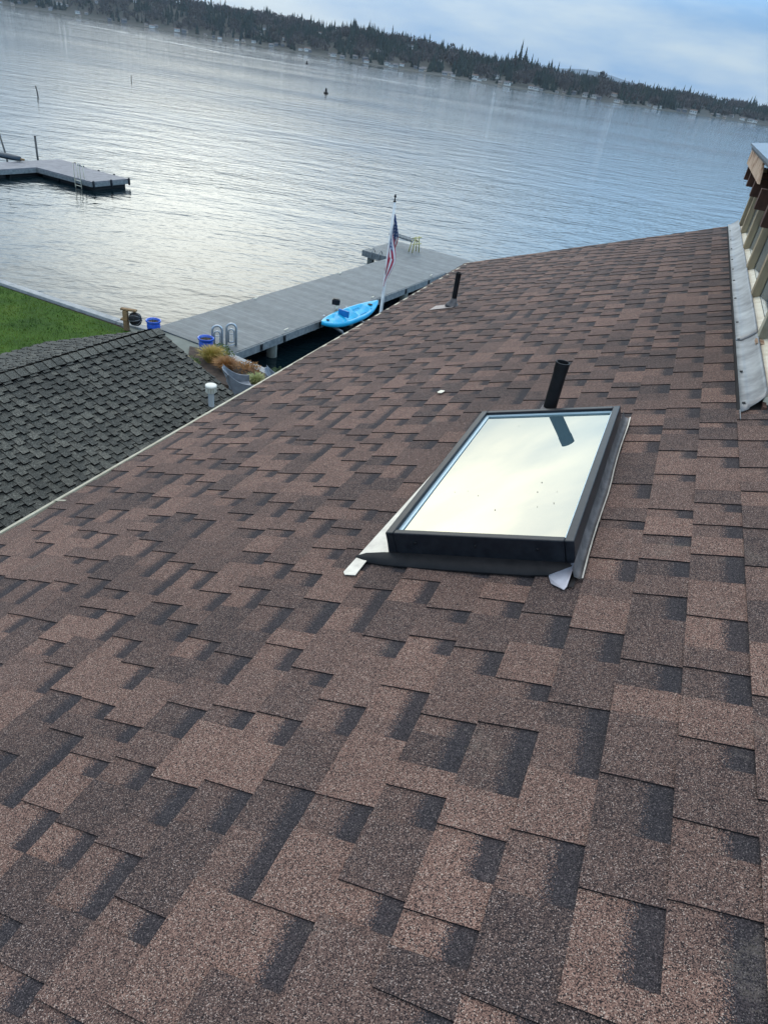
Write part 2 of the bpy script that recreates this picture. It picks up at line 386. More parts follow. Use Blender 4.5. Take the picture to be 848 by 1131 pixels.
# ------------------------------------------------------------------ the house with the brown roof
cv = Vector((.31846, .94794, 0)); hv = Vector((.94794, -.31846, 0)); rv = Vector((.89301, -.30001, .33545)); nv = Vector((-.31799, .10683, .94206))
O = CAM - nv * 1.16                                     # roof plane origin, perpendicularly below the camera
Z = Vector((0, 0, 1))
def RP(u, r, h=0): return O + cv * u + rv * r + nv * h
house = thing('house', 'house with a brown shingle roof, a flat skylight and black vent pipes, nearest the viewer', 'house', (0, 0, 0))

def shingles(P, u0, u1, rows, exp, rfun, wr, thick, tabh, drop, rng, skip=None, tones=None, zig=False):
    """P(u, r, h) point; rows = list of row indices; each row is strips of recess and tab"""
    m = MB()
    for row in rows:
        r0 = rfun(row); r1 = r0 + exp
        u = u0 - rng.random() * .3; tab = rng.random() < .5
        base = tones(rng); skp = 0.0
        while u < u1:
            wd = rng.uniform(*wr[1 if tab else 0])
            ua, ub = max(u, u0), min(u + wd, u1)
            u += wd
            if ub - ua < .004:
                tab = not tab; continue
            if skip and skip((ua + ub) / 2, row): tab = not tab; continue
            h = tabh if tab else 0.0
            lo = r0 - (drop if tab else 0)
            tn = tones(rng)
            sk0, sk1 = skp, rng.uniform(-.004, .004); skp = sk1
            zb = thick + h; zt = h * .9 + .0006
            e = .0004 * rng.random(); c1_, c2_ = .0007 * rng.random() ** 2, .0007 * rng.random() ** 2
            A, B = P(ua + sk0, lo, zb + e + c1_), P(ub + sk1, lo, zb + e + c2_); Cc, D = P(ub, r1, zt + e), P(ua, r1, zt + e)
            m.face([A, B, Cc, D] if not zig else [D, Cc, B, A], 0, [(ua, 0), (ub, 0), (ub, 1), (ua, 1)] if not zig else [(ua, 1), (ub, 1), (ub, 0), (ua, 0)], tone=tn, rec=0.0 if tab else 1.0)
            A0, B0, C0, D0 = P(ua + sk0, lo, -.004), P(ub + sk1, lo, -.004), P(ub, r1, -.004), P(ua, r1, -.004)
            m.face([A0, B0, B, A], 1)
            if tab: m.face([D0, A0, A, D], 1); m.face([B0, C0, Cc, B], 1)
            tab = not tab if (rng.random() < .9 or drop) else tab
    return m
def tones_brown(g):
    x = g.random()
    return .92 - .2 * g.random() if x < .26 else (.32 + .33 * g.random() if x < .68 else .02 + .28 * g.random())
EXP = .1425; R_A = -.047 * 1.0                           # one course edge passes r = -0.043 (line A in the picture)
rng = random.Random(11)
def skip_b(u, row):
    r = -.043 + EXP * row
    if r > .05 and u > 3.16: return True
    return False
rows = range(-21, 14)
m = shingles(RP, -2.2, 9.10, rows, EXP, lambda k: -.043 + EXP * k, ((.05, .15), (.06, .19)), .0042, .0040, 0, rng, skip_b, tones_brown, True)
roof = m.build('roof', [M_['brown_shingle'], M_['shingle_edge_shade']], house)
tag(roof, 'brown laminated shingle roof with darker shadow bands')
def slab(P, u0, u1, r0, r1, h0, h1, mb, mat=0):
    pts = [P(u, r, h) for u in (u0, u1) for r in (r0, r1) for h in (h0, h1)]
    i = len(mb.v); mb.v += [tuple(p) for p in pts]
    for q in ((0, 1, 3, 2), (4, 6, 7, 5), (0, 4, 5, 1), (2, 3, 7, 6), (0, 2, 6, 4), (1, 5, 7, 3)): mb.f.append(tuple(i + a for a in q)); mb.m.append(mat)
mb = MB(); slab(RP, -2.2, 9.085, -3.02, 1.95, -.06, -.005, mb)
mb.build('roof_deck', M_['underlay'], house)
# metal drip edge, mossy strip and gutter along the eave
def eave(u): return -3.072 + .0115 * u
def strip(name, a0, a1, h0, h1, mat, u0=-2.2, u1=9.12, off=0):
    mb = MB(); n = 24
    for i in range(n):
        ua, ub = u0 + (u1 - u0) * i / n, u0 + (u1 - u0) * (i + 1) / n
        pts = [RP(u, eave(u) + rr, hh) for u in (ua, ub) for rr in (a0, a1) for hh in (h0, h1)]
        k = len(mb.v); mb.v += [tuple(p) for p in pts]
        for q in ((0, 1, 3, 2), (4, 6, 7, 5), (0, 4, 5, 1), (2, 3, 7, 6), (0, 2, 6, 4), (1, 5, 7, 3)): mb.f.append(tuple(k + a for a in q)); mb.m.append(0)
    return mb.build(name, mat, house)
strip('drip_edge', .018, .09, -.012, -.0045, M_['mossy_wood'])
gut = strip('gutter', -.040, -.014, -.05, .006, M_['cream_metal'])
tag(gut, 'long cream coloured gutter lip along the low edge of the roof')
strip('gutter_trough', -.012, .018, -.12, -.035, M_['underlay'])
strip('fascia', .03, .05, -.20, -.06, M_['siding'])
for u in (2.1, 5.6):
    mb = MB(); mb.frame(RP(u, eave(u) + .0, .006), cv, rv, nv, -.006, .006, -.03, .055, 0, .004); mb.build('gutter_clip', M_['cream_metal'], house)
# rake board at the far end
mb = MB(); slab(RP, 9.087, 9.115, -3.0, .12, -.18, .004, mb); mb.build('rake_board', M_['black_frame'], house)
# walls under the roof
ea = O + rv * -2.6; 
mb = MB()
def hp(u, a, z): return Vector((O.x, O.y, 0)) + cv * u + hv * a + Z * z
mb.v += [tuple(hp(u, a, z)) for u in (-2.2, 8.7) for a, zt in ((-2.4, 1), (.3, 2)) for z in (-1.0, (O.z - 2.4 * math.tan(R(19.6)) - .08) if zt == 1 else (O.z + .3 * math.tan(R(19.6)) - .08))]
for q in ((0, 1, 3, 2), (4, 6, 7, 5), (0, 4, 5, 1), (2, 3, 7, 6), (0, 2, 6, 4), (1, 5, 7, 3)): mb.f.append(q); mb.m.append(0)
mb.build('wall', M_['siding'], house)
mb = MB(); mb.v += [tuple(hp(u, a, z)) for u in (-2.2, 8.7) for a in (.32, 6) for z in (-1, O.z - .1)]
for q in ((0, 1, 3, 2), (4, 6, 7, 5), (0, 4, 5, 1), (2, 3, 7, 6), (0, 2, 6, 4), (1, 5, 7, 3)): mb.f.append(q); mb.m.append(0)
mb.build('wall', M_['siding'], house)

# galvanised apron flashing along the upper wall
fl = thing('apron_flashing', None, None); del_keys = None
fl.parent = house
def flashing(u0, u1, lift, cut):
    m = MB(); n = max(4, int((u1 - u0) / .09)); prof = [(.113, .0125), (.145, .0135), (.152, .016), (.18, .026), (.208, .042), (.222, .052)]
    g = random.Random(int(u0 * 10))
    rws = []
    for i in range(n + 1):
        u = u0 + (u1 - u0) * i / n
        row = []
        for k, (rr, hh) in enumerate(prof):
            uu = u + (cut * k / 5 if i == 0 else (cut * k / 5 * max(0, 1 - i / 3)))
            wob = .0018 * noise.noise(Vector((u * 2.3, k * .6, u0))) + .0008 * math.sin(u * 4.1 + k)
            row.append(RP(uu, rr + .0012 * (k == 0) * noise.noise(Vector((u, 3, 0))) , hh + lift + (wob if k > 0 else 0)))
        rws.append(m.ring(row))
    for a, b in zip(rws, rws[1:]):
        for k in range(len(prof) - 1):
            m.f.append((a[k], a[k + 1], b[k + 1], b[k])); m.m.append(0); m.sm.add(len(m.f) - 1)
    o = m.build('flashing_sheet', M_['galvanised'], fl)
    s = o.modifiers.new('s', 'SOLIDIFY'); s.thickness = .002; s.offset = -1
    return o
flashing(3.07, 4.26, .0, .12); flashing(4.20, 7.1, .003, 0); flashing(7.05, 9.18, .0, 0)
for u in (3.168, 3.62, 4.216, 4.604, 5.276, 5.898, 6.359, 6.82, 7.4, 8.0, 8.6):
    m = MB(); m.frame(RP(u, .128, .016), cv, rv, nv, -.0065, .0065, -.0065, .0065, 0, .004); m.build('nail_head', M_['nail'], fl)
m = MB(); m.frame(RP(3.0, .112, .012), cv, rv, nv, -.02, .09, -.0015, .0015, -.004, .004); m.build('flashing_tail', M_['galvanised'], fl)

# upper wall: windows set between posts, sloped white sills, rafter tails and a broken fascia
base = O + rv * .2
def WP(u, a, z): return base + cv * u + hv * a + Z * z
def wbox(m, u0, u1, a0, a1, z0, z1, mat=0): m.frame(base, cv, hv, Z, u0, u1, a0, a1, z0, z1, mat)
up_ = thing('upper_wall', None, None); up_.parent = house; tag(up_, 'low weathered window wall above the metal flashing')
m = MB(); wbox(m, 3.12, 9.0, .095, .14, -.05, .60); m.build('wall_panel', M_['black_frame'], up_)
m = MB(); wbox(m, 3.12, 9.0, -.004, .012, -.04, .012); m.build('base_trim', M_['dark_wood'], up_)
posts = [8.2, 7.2, 6.2, 5.2, 4.15]
for i, u in enumerate(posts):
    m = MB(); wbox(m, u - .045, u + .045, .0, .052, .045, .60); wbox(m, u - .03, u + .03, .053, .094, .03, .60)
    m.build('post', M_['green_wood'] if i < 4 else M_['cream_metal'], up_, bevel=.003)
m = MB(); wbox(m, 8.75, 8.85, .0, .06, .02, .6); m.build('post', M_['green_wood'], up_)
edges = [8.75] + posts + [3.14]
for a, b in zip(edges, edges[1:]):
    m = MB(); u0, u1 = b + .047, a - .047
    m.face([WP(u0, -.002, .035), WP(u1, -.002, .035), WP(u1, .052, .06), WP(u0, .052, .06)])
    m.face([WP(u0, -.002, -.0), WP(u1, -.002, -.0), WP(u1, -.002, .035), WP(u0, -.002, .035)])
    m.face([WP(u0, -.002, 0), WP(u0, -.002, .035), WP(u0, .052, .06), WP(u0, .052, 0)])
    m.face([WP(u1, -.002, .035), WP(u1, -.002, 0), WP(u1, .052, 0), WP(u1, .052, .06)])
    m.build('window_sill', M_['white_paint'], up_)
    if a > 4.3:
        m = MB(); wbox(m, u0, u1, .054, .060, .06, .55); m.build('window_pane', M_['window_glass'], up_)
    else:
        m = MB(); wbox(m, u0, u1, .05, .09, .06, .55); m.build('window_pane', M_['black_frame'], up_)
m = MB(); wbox(m, 4.0, 4.09, -.012, .05, -.03, .05); m.build('corner_block', M_['old_board'], up_)
er = thing('upper_eave', None, None); er.parent = house; tag(er, 'upper roof eave with dark rafter tails and a weathered board')
for u in posts[:4] + [9.05]:
    m = MB(); wbox(m, u - .05, u + .05, -.115, .5, .462, .602); m.build('rafter_tail', M_['dark_wood'], er, bevel=.003)
# weathered fascia with a broken, slanting near end
m = MB()
a = m.ring([WP(9.25, -.135, .606), WP(9.25, -.135, .742), WP(6.85, -.135, .742), WP(6.5, -.135, .606)])
b = m.ring([WP(9.25, -.117, .606), WP(9.25, -.117, .742), WP(6.85, -.117, .742), WP(6.5, -.117, .606)])
m.bridge(a, b, 0, False); m.cap(a[::-1]); m.cap(b); m.build('fascia_board', M_['old_board'], er)
tag(er.children[-1], 'rust stained beige board with a broken end')
m = MB()
k_ = math.tan(R(8))
def ur(u, a, z): return WP(u, a, z + (a + .15) * k_)
for (z0, z1, mat, nm, a0) in ((.744, .775, M_['black_frame'], 'roof_board', -.14), (.777, .80, M_['drip_metal'], 'metal_roofing', -.165)):
    m = MB(); i = 0
    m.v += [tuple(ur(u, aa, z)) for u in (3.4, 9.35) for aa in (a0, 3.2) for z in (z0, z1)]
    for q in ((0, 1, 3, 2), (4, 6, 7, 5), (0, 4, 5, 1), (2, 3, 7, 6), (0, 2, 6, 4), (1, 5, 7, 3)): m.f.append(q); m.m.append(0)
    m.build(nm, mat, er)
m = MB(); wbox(m, 3.4, 8.95, .145, 3.0, -.9, .74); m.build('wall_core', M_['siding'], up_)

# skylight
sk = thing('skylight', None, None); sk.parent = house; tag(sk, 'flat skylight with a black frame and bright reflecting glass')
U0, U1, Q0, Q1 = 1.758, 2.935, -.985, -.357
m = MB()
fw = .029
m.frame(O, cv, rv, nv, U0, U1, Q0, Q0 + fw, .03, .11); m.frame(O, cv, rv, nv, U0, U1, Q1 - fw, Q1, .03, .11)
m.frame(O, cv, rv, nv, U0, U0 + fw * .9, Q0 + fw + .0005, Q1 - fw - .0005, .03, .1095); m.frame(O, cv, rv, nv, U1 - fw * .9, U1, Q0 + fw + .0005, Q1 - fw - .0005, .03, .1095)
m.build('frame', M_['black_frame'], sk, bevel=.0035)
m = MB(); m.frame(O, cv, rv, nv, U0 + .02, U1 - .02, Q0 + .02, Q1 - .02, 0, .085); m.build('curb', M_['black_rubber'], sk)
m = MB(); g0, g1, p0, p1 = U0 + fw * .9, U1 - fw * .9, Q0 + fw, Q1 - fw
for (a, b, c_, d) in ((g0, g1, p0, p0 + .016), (g0, g1, p1 - .006, p1), (g1 - .02, g1, p0 + .016, p1 - .006)):
    m.frame(O, cv, rv, nv, a, b, c_, d, .0935, .0968)
m.build('glass_spacer', M_['spacer'], sk)
m = MB(); nu, nr = 24, 14
grid = []
for i in range(nu + 1):
    grid.append(m.ring([RP(g0 + (g1 - g0) * i / nu, p0 + (p1 - p0) * j / nr, .0925 + .0016 * math.sin(math.pi * i / nu) * math.sin(math.pi * j / nr)) for j in range(nr + 1)]))
for a, b in zip(grid, grid[1:]):
    for j in range(nr): m.f.append((a[j], b[j], b[j + 1], a[j + 1])[::-1]); m.m.append(0); m.sm.add(len(m.f) - 1)
m.build('glass', M_['glazing'], sk)
g = random.Random(5)
for i in range(12):
    u = g.uniform(g0 + .18, g0 + .42) if i < 9 else g.uniform(g0, g1); r_ = g.uniform(p0 + .1, p1 - .05); s_ = g.uniform(.0008, .0017)
    m = MB(); m.frame(RP(u, r_, .0945), cv, rv, nv, -s_, s_, -s_, s_, 0, .001); m.build('grit', M_['nail'], sk)
# screws on the front face
for q in (-.88, -.67, -.47):
    m = MB(); m.lathe([(.0, -.001), (.005, 0), (.005, .002), (0, .003)], n=10, caps=False); o = m.build('screw', M_['black_rubber'], sk)
    o.matrix_local = Matrix.Translation(RP(U0 - .0005, q, .075)) @ Matrix((rv, nv, -cv)).transposed().to_4x4()
# black apron in front of the frame
m = MB()
ap = [(-1.112, 1.752, .014, 1.735, .011), (-1.075, 1.757, .024, 1.722, .011), (-1.0, 1.757, .032, 1.708, .012), (-.85, 1.757, .034, 1.704, .012), (-.66, 1.757, .034, 1.702, .013), (-.5, 1.757, .034, 1.704, .013), (-.40, 1.757, .034, 1.712, .016), (-.365, 1.757, .032, 1.73, .022)]
pr = None
for (q, ua, ha, ub, hb) in ap:
    c_ = m.ring([RP(ua, q, ha), RP((ua + ub) / 2, q, (ha + hb) / 2 + .004), RP(ub, q, hb), RP(ub, q, hb - .005)])
    if pr:
        for k in range(3): m.f.append((pr[k], c_[k], c_[k + 1], pr[k + 1])[::-1]); m.m.append(0); m.sm.add(len(m.f) - 1) if k < 2 else None
    pr = c_
m.build('front_apron', M_['black_rubber'], sk)
def plate(name, pts, mat, th=.002, lab=None):
    m = MB(); a = m.ring([RP(u, r, h) for u, r, h in pts]); b = m.ring([RP(u, r, h + th) for u, r, h in pts])
    m.bridge(a, b, 0, False); m.cap(a[::-1]); m.cap(b); o = m.build(name, mat, sk)
    if lab: tag(o, lab)
    return o
plate('side_flashing', [(1.645, -1.112, .0115), (1.630, -1.100, .0115), (1.632, -1.060, .0115), (1.73, -1.060, .0115), (1.78, -1.0, .0118), (3.02, -1.0, .012), (3.04, -1.045, .012), (1.93, -1.098, .012)], M_['pale_flash'], lab='pale metal flashing strip sticking out past the corner')
# left upstand
m = MB(); m.face([RP(1.765, -.992, .012), RP(2.95, -.992, .012), RP(2.95, -.988, .06), RP(1.765, -.988, .06)]); m.build('flashing_upstand', M_['pale_flash'], sk)
# right side: grey strip, tilted up against the curb
m = MB(); pr = None
for i in range(19):
    u = 1.70 + (3.03 - 1.70) * i / 18; wob = .0025 * math.sin(u * 9) + .002 * noise.noise(Vector((u * 5, 0, 0)))
    w_ = .0
    c_ = m.ring([RP(u, -.3565 + w_, .05), RP(u, -.353, .022), RP(u, -.337 + wob, .014), RP(u, -.333 + wob, .019)])
    if pr:
        for k in range(3): m.f.append((pr[k], pr[k + 1], c_[k + 1], c_[k])[::-1]); m.m.append(0); m.sm.add(len(m.f) - 1)
    pr = c_
m.build('side_flashing', M_['grey_flash'], sk)
m = MB()
for i in range(12):
    ua = 1.70 + 1.33 * i / 12; ub = 1.70 + 1.33 * (i + 1) / 12
    f1 = lambda u: .0025 * math.sin(u * 9) + .002 * noise.noise(Vector((u * 5, 0, 0)))
    m.face([RP(ua, -.3325 + f1(ua), .0185), RP(ub, -.3325 + f1(ub), .0185), RP(ub, -.3275 + f1(ub), .0195), RP(ua, -.3275 + f1(ua), .0195)][::-1])
m.build('flashing_hem', M_['pale_flash'], sk)
plate('corner_flashing', [(1.775, -.385, .030), (1.77, -.358, .034), (1.655, -.366, .014), (1.640, -.372, .012), (1.668, -.415, .012), (1.70, -.428, .013), (1.72, -.43, .014)], M_['blue_flash'], .002, 'bluish bent metal tab at the low corner')
m = MB()  # dark strip laid on the roof beside the frame
m.face([RP(1.66, -.366, .0125), RP(2.95, -.356, .0125), RP(2.95, -.345, .0125), RP(1.66, -.348, .0125)][::-1]); m.build('dark_strip', M_['black_rubber'], sk)

# vent pipes on the brown roof
def vent(name_lab, u, r, ht, rad, boot):
    t = thing('vent_pipe', None, None); t.parent = house; tag(t, name_lab); b = RP(u, r, 0)
    m = MB(); t0 = b - Z * .1
    m.tube([t0, b + Z * (ht - .03)], rad, 18, caps=False); m.build('pipe', M_['black_rubber'], t)
    m = MB(); m.tube([b + Z * (ht - .045), b + Z * (ht - .04), b + Z * ht], [rad * 1.01, rad * 1.06, rad * 1.06], 18, caps=False); m.tube([b + Z * ht, b + Z * (ht - .05)], [rad * .88, rad * .86], 18, caps=False)
    ro_ = m.ring([b + Z * ht + Vector((rad * 1.06 * math.cos(t), rad * 1.06 * math.sin(t), 0)) for t in [math.pi * j / 9 for j in range(18)]]); ri_ = m.ring([b + Z * ht + Vector((rad * .88 * math.cos(t), rad * .88 * math.sin(t), 0)) for t in [math.pi * j / 9 for j in range(18)]]); m.bridge(ro_, ri_, 0, False); m.build('collar', M_['black_rubber'], t)
    if boot:
        m = MB(); pts = [b + nv * .012, b + nv * .018 + Z * .01, b + Z * .05, b + Z * .085]
        m.tube(pts, [rad * 3.0, rad * 2.3, rad * 1.5, rad * 1.15], 18); m.build('boot', M_['grey_flash'], t)
        m = MB(); m.frame(b, cv, rv, nv, -.09, .08, -.20, .03, .0125, .0145); m.build('flashing_plate', M_['dull_flash'], t)
    return t
vent('thin black vent pipe with a pale flashing plate, near the far gutter', 6.17, -2.235, .32, .024, True)
vent('thicker black vent pipe standing behind the skylight', 3.035, -.715, .31, .0305, True)
# scrap on the roof
m = MB(); g = random.Random(2)
a = m.ring([RP(3.56 + .022 * math.cos(t) * (1 + .3 * g.random()), -1.43 + .018 * math.sin(t) * (1 + .4 * g.random()), .013 + .004 * g.random()) for t in [k * .9 for k in range(7)]])
top_ = m.ring([RP(3.56 + .01 * math.cos(t), -1.43 + .008 * math.sin(t), .022) for t in [k * .9 for k in range(7)]])
m.bridge(a, top_, 0, False); m.cap(top_)
tag(m.build('scrap', M_['white_paint']), 'tiny white crumpled scrap lying on the brown shingles beyond the skylight', 'litter')

# ------------------------------------------------------------------ the low building with the grey roof
A25 = R(25.5); hd = Vector((math.cos(A25), -math.sin(A25), 0)); rd = Vector((math.sin(A25), math.cos(A25), 0))
G = thing('garage', 'low building with a grey green shingle gable roof, left of the brown roof', 'outbuilding', (-4.21, 10.62, 0))
PR = Vector((-4.21, 10.62, 3.7)); SL = R(20.5)
def gable(side):
    dn = hd * side * math.cos(SL) - Z * math.sin(SL)           # down the slope
    nn = (hd * side * math.sin(SL) + Z * math.cos(SL))
    def P(u, r, h): return PR + rd * (u) + dn * (3.05 - r) + nn * h
    return P
def tones_grey(g):
    x = g.random()
    return .95 if x < .16 else (.55 if x < .5 else .15)
gr = random.Random(4)
ge = .142
for side in (1, -1):
    P = gable(side)
    m = shingles(P, -9.5, 0.0, range(0, 22), ge, lambda k: -.07 + ge * k, ((.075, .115), (.080, .125)), .024, .012, .056, gr, None, tones_grey, side < 0)
    o = m.build('roof', [M_['grey_shingle'], M_['grey_edge_shade']], G, world=True)
    mb = MB(); pts = [P(u, r, h) for u in (-9.5, -.012) for r in (-.02, 3.05) for h in (-.07, -.006)]
    mb.v = [tuple(p) for p in pts]
    for q in ((0, 1, 3, 2), (4, 6, 7, 5), (0, 4, 5, 1), (2, 3, 7, 6), (0, 2, 6, 4), (1, 5, 7, 3)): mb.f.append(q); mb.m.append(0)
    mb.build('roof_deck', M_['underlay'], G, world=True)
# ridge caps, overlapping
Pn, Pf = gable(1), gable(-1)
m = MB(); n = int(9.5 / .145)
for i in range(n):
    ua, ub = -.145 * (i + 1), -.145 * i + .03
    hA, hB = .050, .034
    tn = tones_grey(gr); wf = .15
    for (P, fl_) in ((Pn, 0), (Pf, 1)):
        q = [P(ua, 3.05 - wf, hA - .002), P(ub, 3.05 - wf, hB), P(ub, 3.05, hB + .006), P(ua, 3.05, hA + .004)]
        m.face(q if not fl_ else q[::-1], 0, [(0, .1)] * 4, tone=tn, rec=0.0)
        e = [P(ua, 3.05 - wf, hA - .045), P(ua, 3.05, hA - .04), P(ua, 3.05, hA + .004), P(ua, 3.05 - wf, hA - .002)]
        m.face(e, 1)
        m.face([P(ua, 3.05 - wf, .0), P(ub, 3.05 - wf, .0), P(ub, 3.05 - wf, hB), P(ua, 3.05 - wf, hA)], 1)  # black skirt and cap ends paint in the shade between caps
tag(m.build('ridge_cap', [M_['grey_shingle'], M_['grey_edge_shade']], G, world=True), 'row of overlapping ridge shingles')
# walls and gable
m = MB()
def GP(u, a, z): return Vector((PR.x, PR.y, 0)) + rd * u + hd * a + Z * z
def gz(a): return 3.7 - abs(a) * math.tan(SL) - .10
a_ = m.ring([GP(-.45, -2.6, -1), GP(-.45, 2.6, -1), GP(-.45, 2.6, gz(2.6)), GP(-.45, 0, gz(0)), GP(-.45, -2.6, gz(2.6))])
b_ = m.ring([GP(-9, -2.6, -1), GP(-9, 2.6, -1), GP(-9, 2.6, gz(2.6)), GP(-9, 0, gz(0)), GP(-9, -2.6, gz(2.6))])
m.bridge(a_, b_, 0, False); m.cap(a_); m.cap(b_[::-1]); m.build('wall', M_['siding'], G, world=True)
m = MB()
for P in (Pn, Pf):
    i = len(m.v); m.v += [tuple(P(u, r, h)) for u in (-.011, .012) for r in (-.07, 3.05) for h in (-.16, .004)]
    for q in ((0, 1, 3, 2), (4, 6, 7, 5), (0, 4, 5, 1), (2, 3, 7, 6), (0, 2, 6, 4), (1, 5, 7, 3)): m.f.append(tuple(i + a for a in q)); m.m.append(0)
m.build('barge_board', M_['green_wood'], G, world=True)
vt = thing('roof_vent', None, None); vt.parent = G; vt.matrix_parent_inverse = G.matrix_basis.inverted(); tag(vt, 'galvanised vent pipe with a white fluted cap')
vb = PR + rd * -.56 + hd * 1.68 - Z * (1.68 * math.tan(SL))
m = MB(); m.tube([vb - Z * .05, vb + Z * .30], .046, 16, caps=False); m.build('pipe', Mat('zinc', (.55, .58, .60), .45, .5).m, vt)
m = MB(); m.lathe([(.066, .25), (.074, .252), (.074, .335), (.088, .337), (.088, .37), (.075, .378), (.02, .382)], vb, 24)
for k in range(12):
    a = k * math.pi / 6; m.box(vb + Vector((.079 * math.cos(a), .079 * math.sin(a), .296)), (.012, .010, .07), a)
m.build('cap', Mat('white_cap', (.68, .66, .58), .6).m, vt)

# ------------------------------------------------------------------ main dock
DZ = .72
ad = R(24.9); du = Vector((math.sin(ad), math.cos(ad), 0)); dq = Vector((-math.cos(ad), math.sin(ad), 0))   # along, to the left
D0 = Vector((-4.72, 17.52, 0))                                   # right edge at the shore
def DP(u, q, z): return D0 + du * u + dq * q + Z * z
mm = Mat('deck_board', (.16, .18, .20), .62, 0, .4)
br = mm.n.new('ShaderNodeTexCoord')
mp = mm.n.new('ShaderNodeMapping'); mp.inputs['Rotation'].default_value = (0, 0, ad); mm.l.new(br.outputs['Object'], mp.inputs[0])
sx = mm.n.new('ShaderNodeSeparateXYZ'); mm.l.new(mp.outputs[0], sx.inputs[0])
bw = mm.math('DIVIDE', sx.outputs[1], .14); frc = mm.math('FRACT', bw); idx = mm.math('FLOOR', bw)
wn_ = mm.n.new('ShaderNodeTexWhiteNoise'); wn_.noise_dimensions = '1D'; mm.l.new(idx, wn_.inputs['W'])
tint = mm.ramp(wn_.outputs['Value'], [(0, (.098, .112, .118)), (1, (.135, .150, .157))])
st = mm.noise(3.0, 6, .65, mm.coord((1, 1, 1)))
tint = mm.mix(1.0, tint, mm.ramp(st, [(.3, (.72, .72, .72)), (.7, (1.2, 1.2, 1.16))]), 'MULTIPLY')
gap = mm.math('GREATER_THAN', mm.math('ABSOLUTE', mm.math('SUBTRACT', frc, .5)), .465)
mm.color(mm.mix(gap, tint, (.06, .068, .078))); mm.bump(mm.math('SUBTRACT', 1.0, gap), .5, .006)
M_['deck'] = mm.m
M_['dock_edge'] = worn('dock_edge', (.10, .115, .12), (.19, .20, .205), 8, .75, bump=.3)
M_['pile'] = worn('pile', (.34, .33, .28), (.20, .20, .17), 6, .85, bump=.3, stretch=(1, 1, .4))
dock = thing('dock', 'long grey boarded dock on round piles with an L shaped head', 'dock', D0)
DL, DW = 19.6, 2.70
# (u, q) outline : head sticks out left
T0, T1, TQ = 13.55, 16.7, DW + 1.42
m = MB()
def dbox(m, u0, u1, q0, q1, z0, z1): m.frame(D0, du, dq, Z, u0, u1, q0, q1, z0, z1)
dbox(m, -.35, T0 - .001, 0, DW, DZ - .04, DZ); dbox(m, T0 + .001, T1, -1.5, TQ, DZ - .04, DZ)
m.build('deck', M_['deck'], dock, world=True)
m = MB()
for a in ((-.35, T0 - .06, -.05, -.002), (-.35, T0 - .052, DW + .002, DW + .05)): dbox(m, a[0], a[1], a[2], a[3], DZ - .24, DZ - .015)
dbox(m, T0 - .05, T0 - .002, DW + .002, TQ + .05, DZ - .26, DZ - .008); dbox(m, T0 - .05, T0 - .002, -1.55, -.002, DZ - .26, DZ - .008)
dbox(m, T0, T1, TQ + .002, TQ + .05, DZ - .26, DZ - .008); dbox(m, T1 + .002, T1 + .05, -1.55, TQ + .05, DZ - .26, DZ - .008); dbox(m, T0, T1, -1.55, -1.502, DZ - .26, DZ - .008)
m.build('rim_board', M_['dock_edge'], dock, world=True)
m = MB()
for q in (.35, 1.35, 2.35): dbox(m, -.3, T0 - .1, q - .04, q + .04, DZ - .24, DZ - .045)
for u in (T0 + .4, T0 + 1.6, T0 + 2.8): dbox(m, u - .05, u + .05, -1.4, TQ - .1, DZ - .24, DZ - .045)
m.build('joist', M_['underlay'], dock, world=True)
for u, q in [(1.9, .25), (1.9, DW - .3), (6.3, .25), (6.3, DW - .3), (10.4, .25), (10.4, DW - .3), (T0 + .3, TQ - .25), (T0 + .3, .3), (T0 + .3, -1.2), (T1 - .3, TQ - .25), (T1 - .3, .8), (T1 - .3, -1.2)]:
    m = MB(); m.lathe([(.16, -1.2), (.16, DZ - .30), (.175, DZ - .29), (.175, DZ - .245)], DP(u, q, 0), 16); m.build('pile', M_['pile'], dock, world=True)
# bolted brackets and mooring cleats along the water side edges
for u in (1.0, 2.1, 4.0, 5.9, 7.9, 9.9, 11.9):
    m = MB(); dbox(m, u - .05, u + .05, -.075, -.051, DZ - .22, DZ - .03); dbox(m, u - .02, u + .02, -.09, -.076, DZ - .16, DZ - .10); m.build('bracket', M_['black_frame'], dock, world=True)
for u, q in ((2.4, .12), (7.6, .12), (12.4, .12), (4.0, DW - .12), (9.2, DW - .12), (T0 + .4, TQ - .15)):
    m = MB(); b = DP(u, q, DZ); m.tube([b + du * -.11 + Z * .05, b + du * -.05 + Z * .045, b + du * .05 + Z * .045, b + du * .11 + Z * .05], [.008, .014, .014, .008], 8)
    m.tube([b, b + Z * .045], .018, 8); m.build('cleat', M_['white_paint'], dock, world=True)
# small ladder rails at the inner corner of the head
m = MB()
for s in (0, .38):
    b = DP(T0 - .1, DW + .55 + s, 0); m.tube([b + Z * -.8, b + Z * 1.25 * .6, b + du * .12 + Z * (DZ + .18), b + du * .3 + Z * (DZ + .0)], .02, 8)
for z in (-.3, -.05, .2, .45): m.tube([DP(T0 - .1, DW + .55, z), DP(T0 - .1, DW + .93, z)], .016, 8)
m.build('swim_ladder', M_['galvanised'], dock, world=True)

